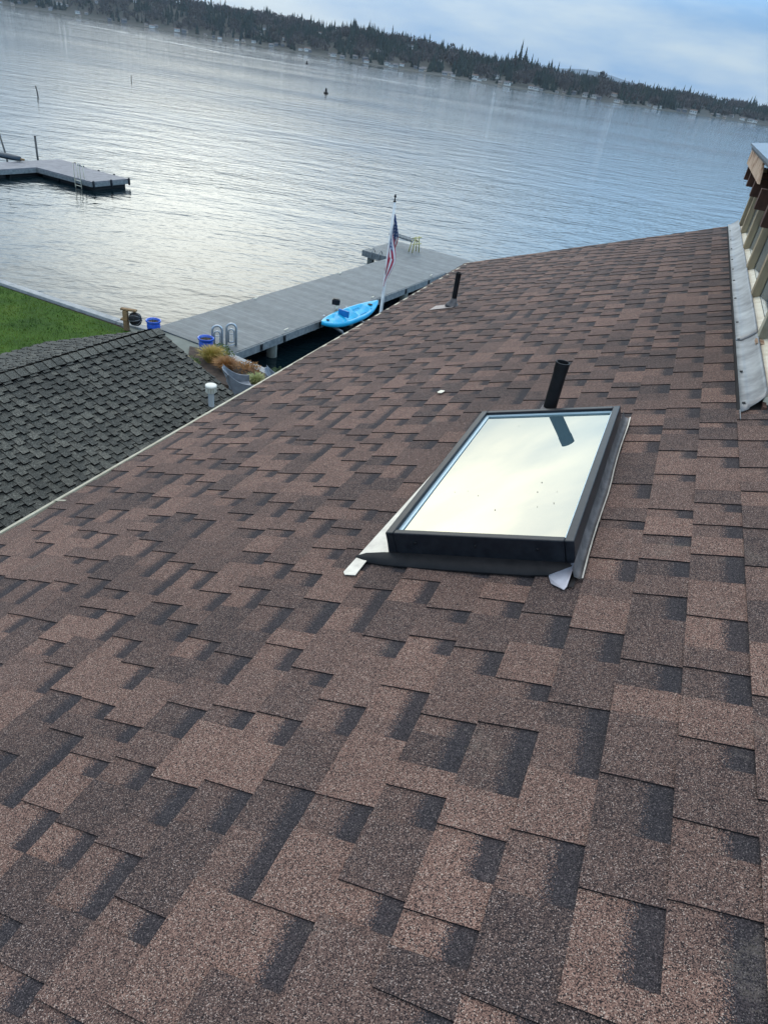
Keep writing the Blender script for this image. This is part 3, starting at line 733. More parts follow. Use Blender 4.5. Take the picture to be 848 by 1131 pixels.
# dock ladder with looped handrails at the shore end
ld = thing('dock_ladder', 'grey metal dock ladder with two looped handrails, beside the planting bed', 'ladder', DP(.15, .1, DZ))
M_['alu'] = worn('alu', (.42, .46, .50), (.34, .38, .42), 9, .35, .6)
lb = DP(.05, .28, 0)
sdv = Vector((CR.x, CR.y, 0)).normalized() * .5 + Vector((CR.x, CR.y, 0)).normalized() * .5
lv = Vector((.93, .36, 0)).normalized(); lw = Vector((-.36, .93, 0))
for k, off in enumerate((0, .42)):
    b = lb + lw * off * .45 + lv * (off * .95 - .36)
    pts = [b + lv * (-.13) + Z * (DZ - .02)]
    for j in range(0, 13):
        t = math.pi * j / 12; pts.append(b + lv * (-.13 * math.cos(t)) + Z * (DZ + .50 + .13 * math.sin(t)))
    pts.append(b + lv * .13 + Z * (DZ - .02))
    m = MB(); m.tube(pts, .032, 10)
    m.build('handrail', M_['alu'], ld, world=True)
    m = MB(); pts2 = [b + lv * (-.075) + Z * (DZ + .10)] + [b + lv * (-.075 * math.cos(math.pi * j / 8)) + Z * (DZ + .40 + .075 * math.sin(math.pi * j / 8)) for j in range(9)] + [b + lv * .075 + Z * (DZ + .10), b + lv * (-.075) + Z * (DZ + .10)]
    m.tube(pts2, .020, 8)
    m.tube([b - lv * .13 + Z * (DZ + .12), b + lv * .13 + Z * (DZ + .12)], .012, 8); m.tube([b - lv * .13 + Z * (DZ + .34), b + lv * .13 + Z * (DZ + .34)], .012, 8)
    m.build('handrail_brace', M_['alu'], ld, world=True)
m = MB()
b1, b2 = lb - lv * .36 + lv * .13, lb + lw * .19 + lv * .04 + lv * .13
for z in (DZ + .04, DZ - .2, DZ - .45, DZ - .7):
    m.tube([b1 + Z * z, b2 + Z * z], .016, 8)
m.tube([b1 + Z * DZ, b1 - Z * .6], .02, 8); m.tube([b2 + Z * DZ, b2 - Z * .6], .02, 8)
m.build('rungs', M_['alu'], ld, world=True)

# blue glazed pots
mm = Mat('blue_glaze', (.012, .07, .42), .18, 0, .6); nz = mm.noise(6, 4); mm.color(mm.ramp(nz, [(.3, (.008, .045, .33)), (.7, (.02, .11, .52))])); M_['blue'] = mm.m
def pot(x, y, s, lab):
    t = thing('planter_pot', lab, 'plant pot', (x, y, GZ - .015))
    m = MB(); m.lathe([(.115 * s, 0), (.15 * s, .03 * s), (.185 * s, .20 * s), (.18 * s, .30 * s), (.165 * s, .335 * s), (.205 * s, .345 * s), (.21 * s, .39 * s), (.20 * s, .40 * s), (.18 * s, .39 * s), (.165 * s, .34 * s)], n=28, caps=False)
    m.build('pot', M_['blue'], t)
    m = MB(); m.lathe([(.0, .335 * s), (.166 * s, .335 * s)], n=24, caps=False); m.build('potting_soil', M_['soil'], t)
    m = MB(); g = random.Random(int(x * 100))
    for i in range(14):
        a = g.random() * 6.28; r0 = g.random() * .1 * s; r1 = r0 + g.uniform(.02, .07); h = g.uniform(.05, .13)
        m.face([(r0 * math.cos(a) - .006, r0 * math.sin(a), .33 * s), (r0 * math.cos(a) + .006, r0 * math.sin(a), .33 * s), (r1 * math.cos(a), r1 * math.sin(a), .33 * s + h)])
    m.build('sprouts', M_['dark_leaf'], t)
M_['dark_leaf'] = worn('dark_leaf', (.02, .045, .012), (.06, .09, .03), 6, .7)
M_['gold_leaf'] = worn('gold_leaf', (.30, .25, .05), (.42, .27, .07), 2.5, .8, lo=.4, hi=.6)
M_['rust_leaf'] = worn('rust_leaf', (.34, .17, .05), (.22, .10, .04), 2.5, .8, lo=.4, hi=.6)
M_['pale_leaf'] = worn('pale_leaf', (.24, .28, .10), (.36, .34, .14), 5, .8)
M_['green_leaf'] = worn('green_leaf', (.05, .09, .02), (.10, .13, .035), 4, .8)
pot(-7.22, 17.95, 1.0, 'blue glazed pot behind the tip of the grey roof ridge')
pot(-5.50, 17.22, 1.05, 'blue glazed pot beside the looped dock ladder')

# wooden post with a dark round drum
ps = thing('hose_reel', 'dark round drum on a brown wooden post at the corner of the lawn', 'hose reel', (-7.98, 17.9, GZ - .02))
M_['post_wood'] = worn('post_wood', (.24, .14, .06), (.13, .08, .04), 8, .85, bump=.3, stretch=(1, 1, .3))
m = MB(); m.box((0, 0, .28), (.13, .13, .56)); m.build('post', M_['post_wood'], ps, bevel=.01)
m = MB(); m.box((-.03, 0, .31), (.20, .16, .05)); m.build('collar', M_['post_wood'], ps, bevel=.006)
m = MB(); m.box((.10, 0, .60), (.44, .12, .05)); m.build('arm', M_['post_wood'], ps, bevel=.006)
m = MB(); prof = []
for k in range(13):
    t = math.pi * k / 12; prof.append((max(.03, .19 * math.sin(t)) , -.17 * math.cos(t)))
m.lathe(prof, n=24); o = m.build('drum', M_['black_rubber'], ps); o.location = (.27, 0, .36); o.rotation_euler = (0, R(80), 0)
m = MB()
for k in range(8):
    a = k * math.pi / 4; m.tube([(.193 * math.cos(a) * math.sin(t), .193 * math.sin(a) * math.sin(t), -.175 * math.cos(t)) for t in [math.pi * j / 10 for j in range(1, 10)]], .008, 6)
o = m.build('drum_rib', M_['galvanised'], ps); o.location = (.27, 0, .36); o.rotation_euler = (0, R(80), 0)

# planting bed
mb = MB(); mb.prism([(-6.0, 17.35), (-5.2, 17.22), (-4.70, 16.92), (-2.8, 15.82), (-1.0, 14.77), (-1.6, 14.0), (-3.6, 15.0), (-4.8, 15.4), (-5.7, 16.3)][::-1], GZ - .2, GZ + .03)
tag(mb.build('planting_bed', M_['soil']), kind='structure')
def tuft(x, y, r, h, mat, lab, cat='ornamental grass', n=420, droop=.8, seed=1, group=None, name='ornamental_grass'):
    g = random.Random(seed); t = thing(name, lab, cat, (x, y, GZ + .02), 0, group); m = MB()
    for i in range(n):
        a = g.random() * 6.28; q = g.random() ** .6; L_ = h * g.uniform(.6, 1.1); lean = q * droop; w_ = g.uniform(.004, .009)
        r0 = g.random() * r * .35; d = Vector((math.cos(a), math.sin(a), 0)); s = Vector((-d.y, d.x, 0)) * w_
        p = [d * r0, d * (r0 + lean * r * .55) + Z * L_ * .6, d * (r0 + lean * r * 1.1) + Z * L_ * (.95 - .35 * lean)]
        m.face([p[0] - s, p[0] + s, p[1] + s, p[1] - s]); m.face([p[1] - s, p[1] + s, p[2]])
    m.build('foliage', mat, t); return t
def shrub(x, y, r, h, mat, lab, seed, n=500, group=None, name='shrub', cat='shrub'):
    g = random.Random(seed); t = thing(name, lab, cat, (x, y, GZ + .02), 0, group); m = MB(); st = MB()
    for i in range(n):
        d = Vector((g.gauss(0, 1), g.gauss(0, 1), abs(g.gauss(0, 1)))).normalized(); q = g.random() ** .4
        c = Vector((d.x * r * q, d.y * r * q, .04 + d.z * h * q)) * (1 + .25 * noise.noise(d * 3 + Vector((seed, 0, 0))))
        s = g.uniform(.018, .036); a = Vector((g.gauss(0, 1), g.gauss(0, 1), g.gauss(0, 1))).normalized(); b = a.orthogonal().normalized()
        m.face([c - a * s, c + b * s * .5, c + a * s, c - b * s * .5])
    for i in range(6):
        a = i * 1.05; st.tube([(0, 0, 0), (r * .5 * math.cos(a), r * .5 * math.sin(a), h * .7)], [.012, .004], 5)
    m.build('foliage', mat, t); st.build('stem', M_['post_wood'], t); return t
tuft(-5.15, 16.55, .42, .48, M_['gold_leaf'], 'golden yellow grass clump at the end of the planting bed, below the blue pot', seed=1, n=650)
tuft(-4.62, 16.12, .40, .42, M_['rust_leaf'], 'orange brown grass clump between the yellow clump and the garden chair', seed=2, n=650)
tuft(-3.72, 15.62, .30, .30, M_['pale_leaf'], 'small pale green grass clump between the two garden chairs', seed=3, n=380)
shrub(-5.05, 17.05, .36, .26, M_['green_leaf'], 'dark green low shrub behind the golden grass next to the ladder', 3, 600)
shrub(-3.25, 15.95, .30, .34, M_['dark_leaf'], 'dark leafy shrub against the sea wall near the second chair', 4, 600)
shrub(-4.1, 16.35, .35, .20, M_['rust_leaf'], 'low reddish ground shrub against the sea wall at the middle of the bed', 5, 500)
shrub(-5.55, 16.1, .25, .2, M_['green_leaf'], 'small green plant beside the grey gable in front of the golden grass', 6, 300)

# garden chairs: grey moulded tub chairs with sweeping arms
M_['chair'] = worn('chair_grey', (.13, .145, .17), (.19, .21, .235), 8, .6, bump=.1)
def tub_chair(x, y, rz, lab):
    t = thing('garden_chair', lab, 'chair', (x, y, GZ - .01), rz); t.scale = (.82, .82, .82)
    # local +y is the way the sitter faces
    m = MB(); th = .028
    for k in range(6):
        for w0, w1 in (((-1 + k / 3) + .03, (-1 + (k + 1) / 3) - .03),):
            q = [(a, .10 * a * a) for a in (w0, w1)]
            A = [Vector((a * .30, -.24 + b, .30)) for a, b in q]; B = [Vector((a * .37, -.46 + b * 1.2, .93 - .07 * a * a)) for a, b in q]
            f_ = m.ring([A[0], A[1], B[1], B[0]]); bk = m.ring([p + Vector((0, -th, 0)) for p in (A[0], A[1], B[1], B[0])])
            m.bridge(f_, bk, 0, False); m.cap(f_); m.cap(bk[::-1])
    for z_, y_ in ((.42, -.30), (.80, -.43)): m.box((0, y_, z_), (.60, .02, .05))
    m.build('backrest', M_['chair'], t)
    for sg in (-1, 1):
        m = MB(); top = []; bot = []
        for i in range(11):
            q = i / 10; yy = -.40 + .78 * q; top.append((yy, .92 - .38 * (1 - (1 - q) ** 2.4)))
        prof = top + [(.38, .30), (-.24, .28)]
        a = m.ring([(sg * (.375 - .03 * (p[1] < .5)), p[0], p[1]) for p in prof]); b = m.ring([(sg * (.345 - .03 * (p[1] < .5)), p[0], p[1]) for p in prof])
        m.bridge(a, b, 0, False); m.cap(a[::-1]); m.cap(b); m.build('armrest', M_['chair'], t)
    m = MB(); m.box((0, .06, .34), (.62, .62, .06)); m.build('seat', M_['chair'], t, bevel=.01)
    for sx in (-.3, .3):
        for sy in (-.2, .34):
            m = MB(); m.tube([(sx, sy, .33), (sx * 1.05, sy * 1.1, 0)], [.03, .02], 8); m.build('leg', M_['chair'], t)
    return t
tub_chair(-3.92, 14.75, R(-62), 'grey tub garden chair with its back to the orange grass, nearer the grey roof')
tub_chair(-2.98, 15.0, R(-75), 'grey garden chair mostly hidden by the brown roof edge, next to the sea wall')

# kayak on its rack
kb0, kb1 = Vector((-3.02, 21.05, .50)), Vector((-1.52, 24.15, .52))
kd = (kb1 - kb0); KL = kd.length; kd.normalize(); kq = Vector((kd.y, -kd.x, 0))          # to the right
ky = thing('kayak', 'bright blue sit on top kayak lying on brackets along the side of the dock', 'kayak', (0, 0, 0))
mm = Mat('kayak_blue', (.01, .34, .60), .32, 0, .5); nz = mm.noise(2.5, 3); mm.color(mm.ramp(nz, [(.3, (.006, .30, .54)), (.7, (.012, .40, .64))])); M_['kayak'] = mm.m
M_['kayak_dark'] = Mat('kayak_dark', (.004, .14, .40), .4).m
kc = (kb0 + kb1) / 2 + kq * .30 - kd * .30 + Z * .13
def KP(s, a, z):     # s -1..1
    tilt = R(14)
    rock = .10 * abs(s) ** 3
    return kc + kd * (s * KL / 2) + kq * (a * math.cos(tilt) + 0) + Z * (z + rock - a * math.sin(tilt))
def half(s): return .32 * max(0, 1 - abs(s) ** 2.3) ** .75 + .004
m = MB(); rgs = []
NS = 40; NP = 24
def deckz(s, a):
    hw = half(s); t = min(1, abs(a) / max(hw, .01))
    z = .13
    well = 0
    if -.30 < s < .10: well = .12 * min(1, (s + .30) / .05, (.10 - s) / .05)
    if .13 < s < .55: well = max(well, .075 * min(1, (s - .13) / .05, (.55 - s) / .05))
    if -.72 < s < -.40: well = max(well, .06 * min(1, (s + .72) / .05, (-.40 - s) / .05))
    e = max(0, min(1, (.80 - t) / .12))
    return z - well * e + .02 * (1 - t)
for i in range(NS + 1):
    s = -1 + 2 * i / NS; hw = half(s); row = []
    for j in range(13):            # deck from left to right
        a = -hw + 2 * hw * j / 12; row.append(KP(s, a, deckz(s, a)))
    for j in range(1, 12):         # hull from right back to left
        t = math.pi * j / 12; row.append(KP(s, hw * math.cos(t) , .12 - .25 * (math.sin(t) ** .7) * (.35 + .65 * max(0, 1 - abs(s) ** 3))))
    rgs.append(m.ring(row))
for a, b in zip(rgs, rgs[1:]): m.bridge(a, b, 0, True)
m.cap(rgs[0][::-1]); m.cap(rgs[-1]); hull = m.build('hull', M_['kayak'], ky)
for (s, a, r_) in ((.70, 0, .085), (-.80, 0, .055), (.60, .17, .02)):
    m = MB(); b = KP(s, a, deckz(s, a) + .004); m.lathe([(r_, 0), (r_, .012), (r_ * .8, .02), (0, .022)], b, 18); m.build('hatch', M_['black_rubber'] if r_ > .05 else M_['kayak_dark'], ky)
m = MB(); b = KP(-.27, 0, .12); m.frame(b, kd, kq, Z, -.03, .04, -.20, .20, 0, .22); m.build('seat_back', M_['kayak_dark'], ky, bevel=.02)
for k in range(4):
    for sg in (-1, 1):
        m = MB(); b = KP(.19 + .075 * k, sg * .17, .075); m.frame(b, kd, kq, Z, -.012, .012, -.07, .07, 0, .022); m.build('foot_rest', M_['kayak'], ky, bevel=.005)
rk = thing('kayak_rack', 'grey padded brackets holding the blue kayak off the side of the dock', 'kayak rack', DP(6, 0, .4))
for s in (-.5, .28):
    m = MB(); b = kc + kd * (s * KL / 2)
    m.tube([b - kq * .50 + Z * -.02, b - kq * .35 + Z * -.12, b + kq * .30 + Z * -.27, b + kq * .50 + Z * -.22], .025, 8)
    m.tube([b - kq * .50 + Z * -.02, b - kq * .50 + Z * .12], .025, 8); m.build('bracket', M_['alu'], rk, world=True)
    m = MB(); m.tube([b - kq * .30 + Z * -.100, b + kq * .28 + Z * -.228], .042, 8); m.build('pad', M_['galvanised'], rk, world=True)

# little lamp on a stub post at the dock edge
lp = thing('dock_light', 'small black box light on a white stub at the dock edge behind the kayak', 'light', DP(5.35, .22, DZ))
m = MB(); m.tube([(0, 0, 0), (0, 0, .18)], .035, 10); m.build('post', M_['white_paint'], lp)
m = MB(); m.box((-.03, 0, .27), (.26, .16, .17)); m.box((-.03, 0, .37), (.20, .12, .03)); m.build('lamp_box', M_['black_frame'], lp, bevel=.012)

# bench with a yellow end frame on the dock head
bn = thing('bench', 'slatted grey bench with yellow end frame standing on the dock head', 'bench', (-1.02, 33.0, DZ), R(-38))
M_['yellow'] = worn('yellow_paint', (.46, .40, .16), (.36, .32, .14), 9, .7)
m = MB()
for k in range(7): m.box((-.72 + k * .2, 0, .52), (.11, .44, .03))
m.box((-.1, -.2, .48), (1.5, .05, .05)); m.box((-.1, .2, .48), (1.5, .05, .05)); m.build('slats', M_['dock_edge'], bn)
for sx in (.72,):
    for sy in (-.24, .24):
        m = MB(); m.tube([(sx, sy * .5, .72), (sx + .02, sy, .02)], .03, 8); m.tube([(sx - .14, sy * .7, .55), (sx - .18, sy * 1.1, .02)], .025, 8); m.build('end_frame', M_['yellow'], bn)
m = MB(); m.tube([(.72, -.3, .66), (.72, .3, .66)], .03, 8); m.tube([(.75, -.3, .40), (.75, .3, .40)], .025, 8); m.build('end_rail', M_['yellow'], bn)
for sy in (-.2, .2):
    m = MB(); m.tube([(-.75, sy, .5), (-.80, sy, .0)], .025, 8); m.build('leg', M_['dock_edge'], bn)

# flagpole and flag
fx, fy = -.73, 14.0
fp = thing('flagpole', 'white flagpole with a small dark finial standing at the shore in front of the dock', 'flagpole', (fx, fy, GZ - .05))
M_['pole_white'] = worn('pole_white', (.66, .68, .68), (.52, .54, .55), 4, .4)
PH = 5.03
m = MB(); m.tube([(0, 0, 0), (0, 0, PH)], [.036, .018], 14); m.build('pole', M_['pole_white'], fp)
m = MB(); m.tube([(0, 0, PH), (0, 0, PH + .02)], .03, 12); m.tube([(0, 0, PH + .02), (0, 0, PH + .07)], .012, 8); m.lathe([(.004, .07), (.02, .08), (.024, .10), (.015, .12), (.003, .145)], (0, 0, PH), 12); m.build('finial', M_['black_frame'], fp)
m = MB(); m.tube([(.04, -.02, .9), (.036, -.02, PH - .05)], .005, 5); m.build('halyard', M_['pole_white'], fp)
FH, FL = .91, 1.52
m = MB(); NI, NJ = 44, 20
def flagpt(a, b):    # a 0..1 fly, b 0..1 hoist (1 = top)
    z = PH - .20 - (1 - b) * FH * .62 - a * FL * .62 - .10 * a * (1 - b)
    spread = .02 + .115 * math.sin(math.pi * min(1, a * .85 + .08)) ** 1.2
    fold = math.sin((1 - b) * 9.5 + a * 3.2)
    x = .03 + spread * (.45 + .55 * fold) * (1 if a > .02 else .1) - .10 * max(0, a - .55)
    y = -.03 - .065 * math.sin((1 - b) * 12 + a * 4 + 1.1) * min(1, a * 4 + .1)
    return Vector((x, y, z))
rows_ = [[flagpt(i / NI, j / NJ) for j in range(NJ + 1)] for i in range(NI + 1)]
for i in range(NI):
    for j in range(NJ):
        m.face([rows_[i][j], rows_[i + 1][j], rows_[i + 1][j + 1], rows_[i][j + 1]], 0, [(i / NI, j / NJ), ((i + 1) / NI, j / NJ), ((i + 1) / NI, (j + 1) / NJ), (i / NI, (j + 1) / NJ)], smooth=True)
mm = Mat('flag_cloth', (.5, .5, .5), .85)
uvn = mm.n.new('ShaderNodeUVMap'); uvn.uv_map = 'UVMap'; su = mm.n.new('ShaderNodeSeparateXYZ'); mm.l.new(uvn.outputs[0], su.inputs[0])
st_ = mm.math('LESS_THAN', mm.math('FRACT', mm.math('MULTIPLY', su.outputs[1], 6.5)), .5)
cn = mm.math('MULTIPLY', mm.math('LESS_THAN', su.outputs[0], .4), mm.math('GREATER_THAN', su.outputs[1], 6 / 13))
# staggered rows of stars
sxx = mm.math('MULTIPLY', su.outputs[0], 15.0); syy = mm.math('MULTIPLY', mm.math('SUBTRACT', su.outputs[1], 6 / 13), 9.3)
fxx = mm.math('SUBTRACT', mm.math('FRACT', sxx), .5); fyy = mm.math('SUBTRACT', mm.math('FRACT', syy), .5)
star = mm.math('LESS_THAN', mm.math('ADD', mm.math('MULTIPLY', fxx, fxx), mm.math('MULTIPLY', fyy, fyy)), .06)
strp = mm.mix(st_, (.62, .60, .60), (.36, .03, .06)); can = mm.mix(star, (.02, .05, .16), (.62, .62, .62))
mm.color(mm.mix(cn, strp, can))
me_o = m.build('flag', mm.m); me_o.location = (fx, fy, GZ - .05)
tag(me_o, 'limp red white and blue striped flag hanging in folds from the white pole', 'flag')

# ------------------------------------------------------------------ floating dock of the neighbour
mm = worn('float_deck', (.13, .13, .145), (.19, .19, .205), 3, .7, bump=.2)
fd = thing('floating_dock', 'grey floating dock with a bent end far left on the water', 'dock', (-20, 40.5, 0))
a2 = R(22.5); fu = Vector((math.sin(a2), math.cos(a2), 0)); fq = Vector((math.cos(a2), -math.sin(a2), 0))
P0 = Vector((-22.19, 39.99, 0))      # inner corner of the bend
m = MB()
hz = .45
def fbox(m, a0, a1, b0, b1, z0, z1): m.frame(P0, fq, fu, Z, a0, a1, b0, b1, z0, z1)
fbox(m, -1.72, 0, -17, 3.05, hz - .06, hz); fbox(m, .004, 4.15, -.02, 2.62, hz - .06, hz)
m.build('deck', mm, fd, world=True)
m = MB()
fbox(m, -1.76, .04, -17, 3.09, hz - .26, hz - .065); fbox(m, .045, 4.20, -.06, 2.66, hz - .26, hz - .065)
m.build('rim_board', M_['dock_edge'], fd, world=True)
m = MB()
for k in range(3): fbox(m, .2 + k * 1.35, 1.35 + k * 1.35, .15, 2.45, -.15, hz - .27)
for k in range(9): fbox(m, -1.6, -.15, -16 + k * 2.05, -14.2 + k * 2.05, -.15, hz - .27)
m.build('float', M_['black_rubber'], fd, world=True)
for a, b_ in ((4.22, .05), (4.22, 1.3), (4.22, 2.6), (3.0, 2.7), (1.8, 2.7), (.6, 2.7), (-.5, 3.1)):
    m = MB(); c = P0 + fq * a + fu * b_; m.lathe([(.0, .12), (.05, .14), (.065, .2), (.065, hz), (.04, hz + .05), (0, hz + .06)], (c.x, c.y, 0), 10, caps=False); m.build('bumper', M_['black_frame'], fd, world=True)
m = MB()
for s in (0, .45):
    b = P0 + fq * (3.0 + s) - fu * .1; m.tube([b - Z * .5, b + Z * (hz + .75), b + fu * .22 + Z * (hz + .75), b + fu * .25 + Z * hz], .022, 8)
for z in (-.15, .1, .35): m.tube([P0 + fq * 3.0 - fu * .1 + Z * z, P0 + fq * 3.45 - fu * .1 + Z * z], .018, 8)
m.build('ladder', M_['white_paint'], fd, world=True)
def stake(x, y, z0, z1, r_, lean, lab, cat='post', mat=None, name='mooring_post', group=None):
    t = thing(name, lab, cat, (x, y, 0), 0, group); m = MB(); m.tube([(0, 0, -1), (lean * .2, 0, .3), (lean, 0, z1)], r_, 10); m.build('shaft', mat or M_['post_dark'], t)
    m = MB(); m.tube([(lean * .97, 0, z1 * .985), (lean, 0, z1 + .02)], r_ * 1.15, 10); m.build('top', M_['galvanised'] if r_ > .06 else M_['black_frame'], t); return t
M_['post_dark'] = worn('post_dark', (.05, .05, .05), (.11, .10, .09), 6, .8, bump=.3)
stake(-25.35, 42.6, 0, 1.75, .05, -.32, 'leaning dark mooring post behind the covered boat at the left edge')
stake(-24.5, 44.4, 0, 1.35, .06, .02, 'upright dark mooring post behind the bend of the floating dock')
# covered dinghy on the float
dg = thing('covered_boat', 'small dark covered boat on the floating dock at the left edge of the picture', 'boat', (-24.3, 40.9, hz), R(78 - 90)); dg.scale = (.8, .75, .7)
m = MB(); rg = []
for i in range(13):
    s = -1 + 2 * i / 12; hw = .36 * (1 - abs(s) ** 3.2) ** .6 + .03
    rg.append(m.ring([Vector((s * 1.1, hw * math.cos(t), .22 + (.24 if math.sin(t) > 0 else .2) * math.sin(t) * (1 - .3 * s * s))) for t in [2 * math.pi * j / 16 for j in range(16)]]))
for a, b in zip(rg, rg[1:]): m.bridge(a, b)
m.cap(rg[0][::-1]); m.cap(rg[-1]); m.build('cover', Mat('navy_cover', (.015, .03, .045), .6).m, dg)
m = MB(); m.box((1.2, 0, .22), (.3, .14, .14)); m.build('motor', M_['post_wood'], dg, bevel=.02)

# markers on the lake
stake(-43.4, 80.5, 0, .85, .07, -.12, 'slim dark stake sticking out of the water nearest the floating dock', 'stake', name='water_stake')
stake(-49.25, 119.8, 0, .85, .06, .05, 'smaller distant stake in the water to the right of the near stake', 'stake', name='water_stake')
def buoy(x, y, s, lab):
    t = thing('buoy', lab, 'buoy', (x, y, 0))
    m = MB(); m.lathe([(.55 * s, -.3 * s), (.9 * s, .05 * s), (.85 * s, .35 * s), (.5 * s, .55 * s)], n=20); m.build('float', M_['black_rubber'], t)
    m = MB(); m.lathe([(.32 * s, .55 * s), (.38 * s, .9 * s), (.30 * s, 1.5 * s), (.12 * s, 1.8 * s)], n=14); m.build('top_mark', M_['black_rubber'], t)
buoy(-27.5, 175, .62, 'dark round buoy with a stubby top on the open water above the dock')
buoy(-87.6, 477, .9, 'tiny distant dark marker near the boat wake and the far shore')

# ------------------------------------------------------------------ far shore
AZT = [(-60, 2400), (-31, 1900), (-22, 1650), (-15, 1400), (-5, 1130), (5, 1060), (15, 1230), (22, 1600), (34, 2100), (60, 2600)]
ELT = [(-60, 1.7), (-30, 1.75), (-15.5, 1.75), (-10, 1.66), (-5, 1.74), (-.4, 1.5), (3.2, 1.2), (4.6, 1.45), (6.1, 1.2), (9.3, 1.08), (12.5, .98), (16, .98), (18.5, .93), (21.2, .95), (34, 1.0), (60, 1.0)]
def interp(T, x):
    for (a, va_), (b, vb_) in zip(T, T[1:]):
        if x <= b: return va_ + (vb_ - va_) * max(0, (x - a) / (b - a))
    return T[-1][1]
def far_ground(azd, dep):           # dep metres behind the shoreline
    d = interp(AZT, azd); el_ = interp(ELT, azd)
    top = (d + 330) * math.tan(R(el_)) + 7.9 - 17       # crest level under the trees
    t = min(1, max(0, dep) / 330); h = .6 + (top - .6) * (t * t * (3 - 2 * t)) * (1 + .12 * noise.noise(Vector((azd * .5, dep * .01, 0)))) - max(0, dep - 360) * .05
    q = d + dep
    return Vector((q * math.sin(R(azd)), q * math.cos(R(azd)), h))
m = MB(); prev = None
for i in range(241):
    a = -60 + i * .5; wig = 12 * noise.noise(Vector((a * .6, 0, 0)))
    c_ = m.ring([far_ground(a, -25 + wig) - Z * 3] + [far_ground(a, dd + wig * max(0, 1 - dd / 100)) for dd in (0, 12, 40, 80, 130, 190, 250, 310, 370, 500, 900)])
    if prev:
        for k in range(len(c_) - 1): m.f.append((prev[k], c_[k], c_[k + 1], prev[k + 1])); m.m.append(0); m.sm.add(len(m.f) - 1)
    prev = c_
M_['far_hill'] = worn('far_hill', (.016, .020, .014), (.032, .032, .026), .02, .95)
tag(m.build('far_hills', M_['far_hill']), kind='structure')
# faint blue mountain behind
m = MB(); prev = None
for i in range(121):
    a = -60 + i; hgt_ = 48 + 14 * noise.noise(Vector((a * .12, 5, 0))) + 30 * math.exp(-((a - 9.5) / 3) ** 2)
    c_ = m.ring([Vector((2900 * math.sin(R(a)), 2900 * math.cos(R(a)), -5)), Vector((3100 * math.sin(R(a)), 3100 * math.cos(R(a)), hgt_)), Vector((3350 * math.sin(R(a)), 3350 * math.cos(R(a)), -5))])
    if prev:
        for k in range(2): m.f.append((prev[k], c_[k], c_[k + 1], prev[k + 1])); m.m.append(0); m.sm.add(len(m.f) - 1)
    prev = c_
tag(m.build('mountain', worn('mountain', (.10, .14, .18), (.12, .16, .20), .001, .95)), kind='structure')

M_['conifer'] = worn('conifer', (.007, .015, .014), (.022, .034, .024), .08, .9)
M_['bare_tree'] = worn('bare_tree', (.040, .036, .036), (.085, .070, .062), .06, .95)
M_['trunk'] = Mat('trunk', (.05, .04, .03), .95).m
def conifer_mesh(m, c, h, w_, g, mat=0, lay=6, nn=7):
    for k in range(lay):
        z0 = h * (.10 + .80 * k / lay); z1 = h * (.10 + .80 * (k + 1.9) / lay) if k < lay - 1 else h
        r_ = w_ * (1 - k / lay) ** .85 * g.uniform(.75, 1.15)
        ph = g.random() * 6
        rim = [Vector((c.x + r_ * g.uniform(.55, 1.2) * math.cos(ph + 2 * math.pi * j / nn), c.y + r_ * g.uniform(.55, 1.2) * math.sin(ph + 2 * math.pi * j / nn), c.z + z0 - r_ * g.uniform(0, .35))) for j in range(nn)]
        i = len(m.v); m.v += [tuple(p) for p in rim] + [(c.x + g.uniform(-.1, .1) * r_, c.y, c.z + z1)]
        for j in range(nn): m.f.append((i + j, i + (j + 1) % nn, i + nn)); m.m.append(mat)
def bare_mesh(m, c, h, w_, g, mat=0, n=26):
    for k in range(n):
        d = Vector((g.gauss(0, 1), g.gauss(0, 1), g.gauss(0, 1))).normalized() * g.random() ** .4
        p = c + Vector((d.x * w_, d.y * w_, h * .60 + d.z * h * .40)); s = w_ * g.uniform(.16, .38)
        a = Vector((g.gauss(0, .5), g.gauss(0, .5), 1)).normalized() * s * 1.5; b = a.orthogonal().normalized() * s * .6; b.rotate(Matrix.Rotation(g.random() * 6.28, 3, a))
        m.face([p - a - b * .3, p + b, p + a + b * .2, p - b * .8], mat)
# the wood as one mass
g = random.Random(21); mc, mbr = MB(), MB()
for i in range(9500):
    a = g.uniform(-44, 34); dep = 22 + 360 * g.random() ** .75
    den = noise.noise(Vector((a * 1.1, dep * .012, 3)))
    if (dep < 160 and den < -.20) or (dep < 60 and g.random() < .62): continue
    c = far_ground(a, dep) - Z * .5
    if noise.noise(Vector((a * .7, dep * .008, 9))) + g.uniform(-.25, .25) > (-.02 if a < -8 else .10): bare_mesh(mbr, c, g.uniform(12, 18), g.uniform(4, 6.5), g, 0, 20)
    else: conifer_mesh(mc, c, g.uniform(9, 19) * (1 + .9 * max(-.35, noise.noise(Vector((a * 1.7, dep * .006, 4))))), g.uniform(2.8, 5.2), g, 0, 5, 6)
tag(mc.build('evergreen_wood', M_['conifer']), 'dark evergreen wood covering the far shore hillside', 'woodland', kind='stuff')
tag(mbr.build('bare_wood', M_['bare_tree']), 'brown leafless wood between the evergreens on the far shore', 'woodland', kind='stuff')
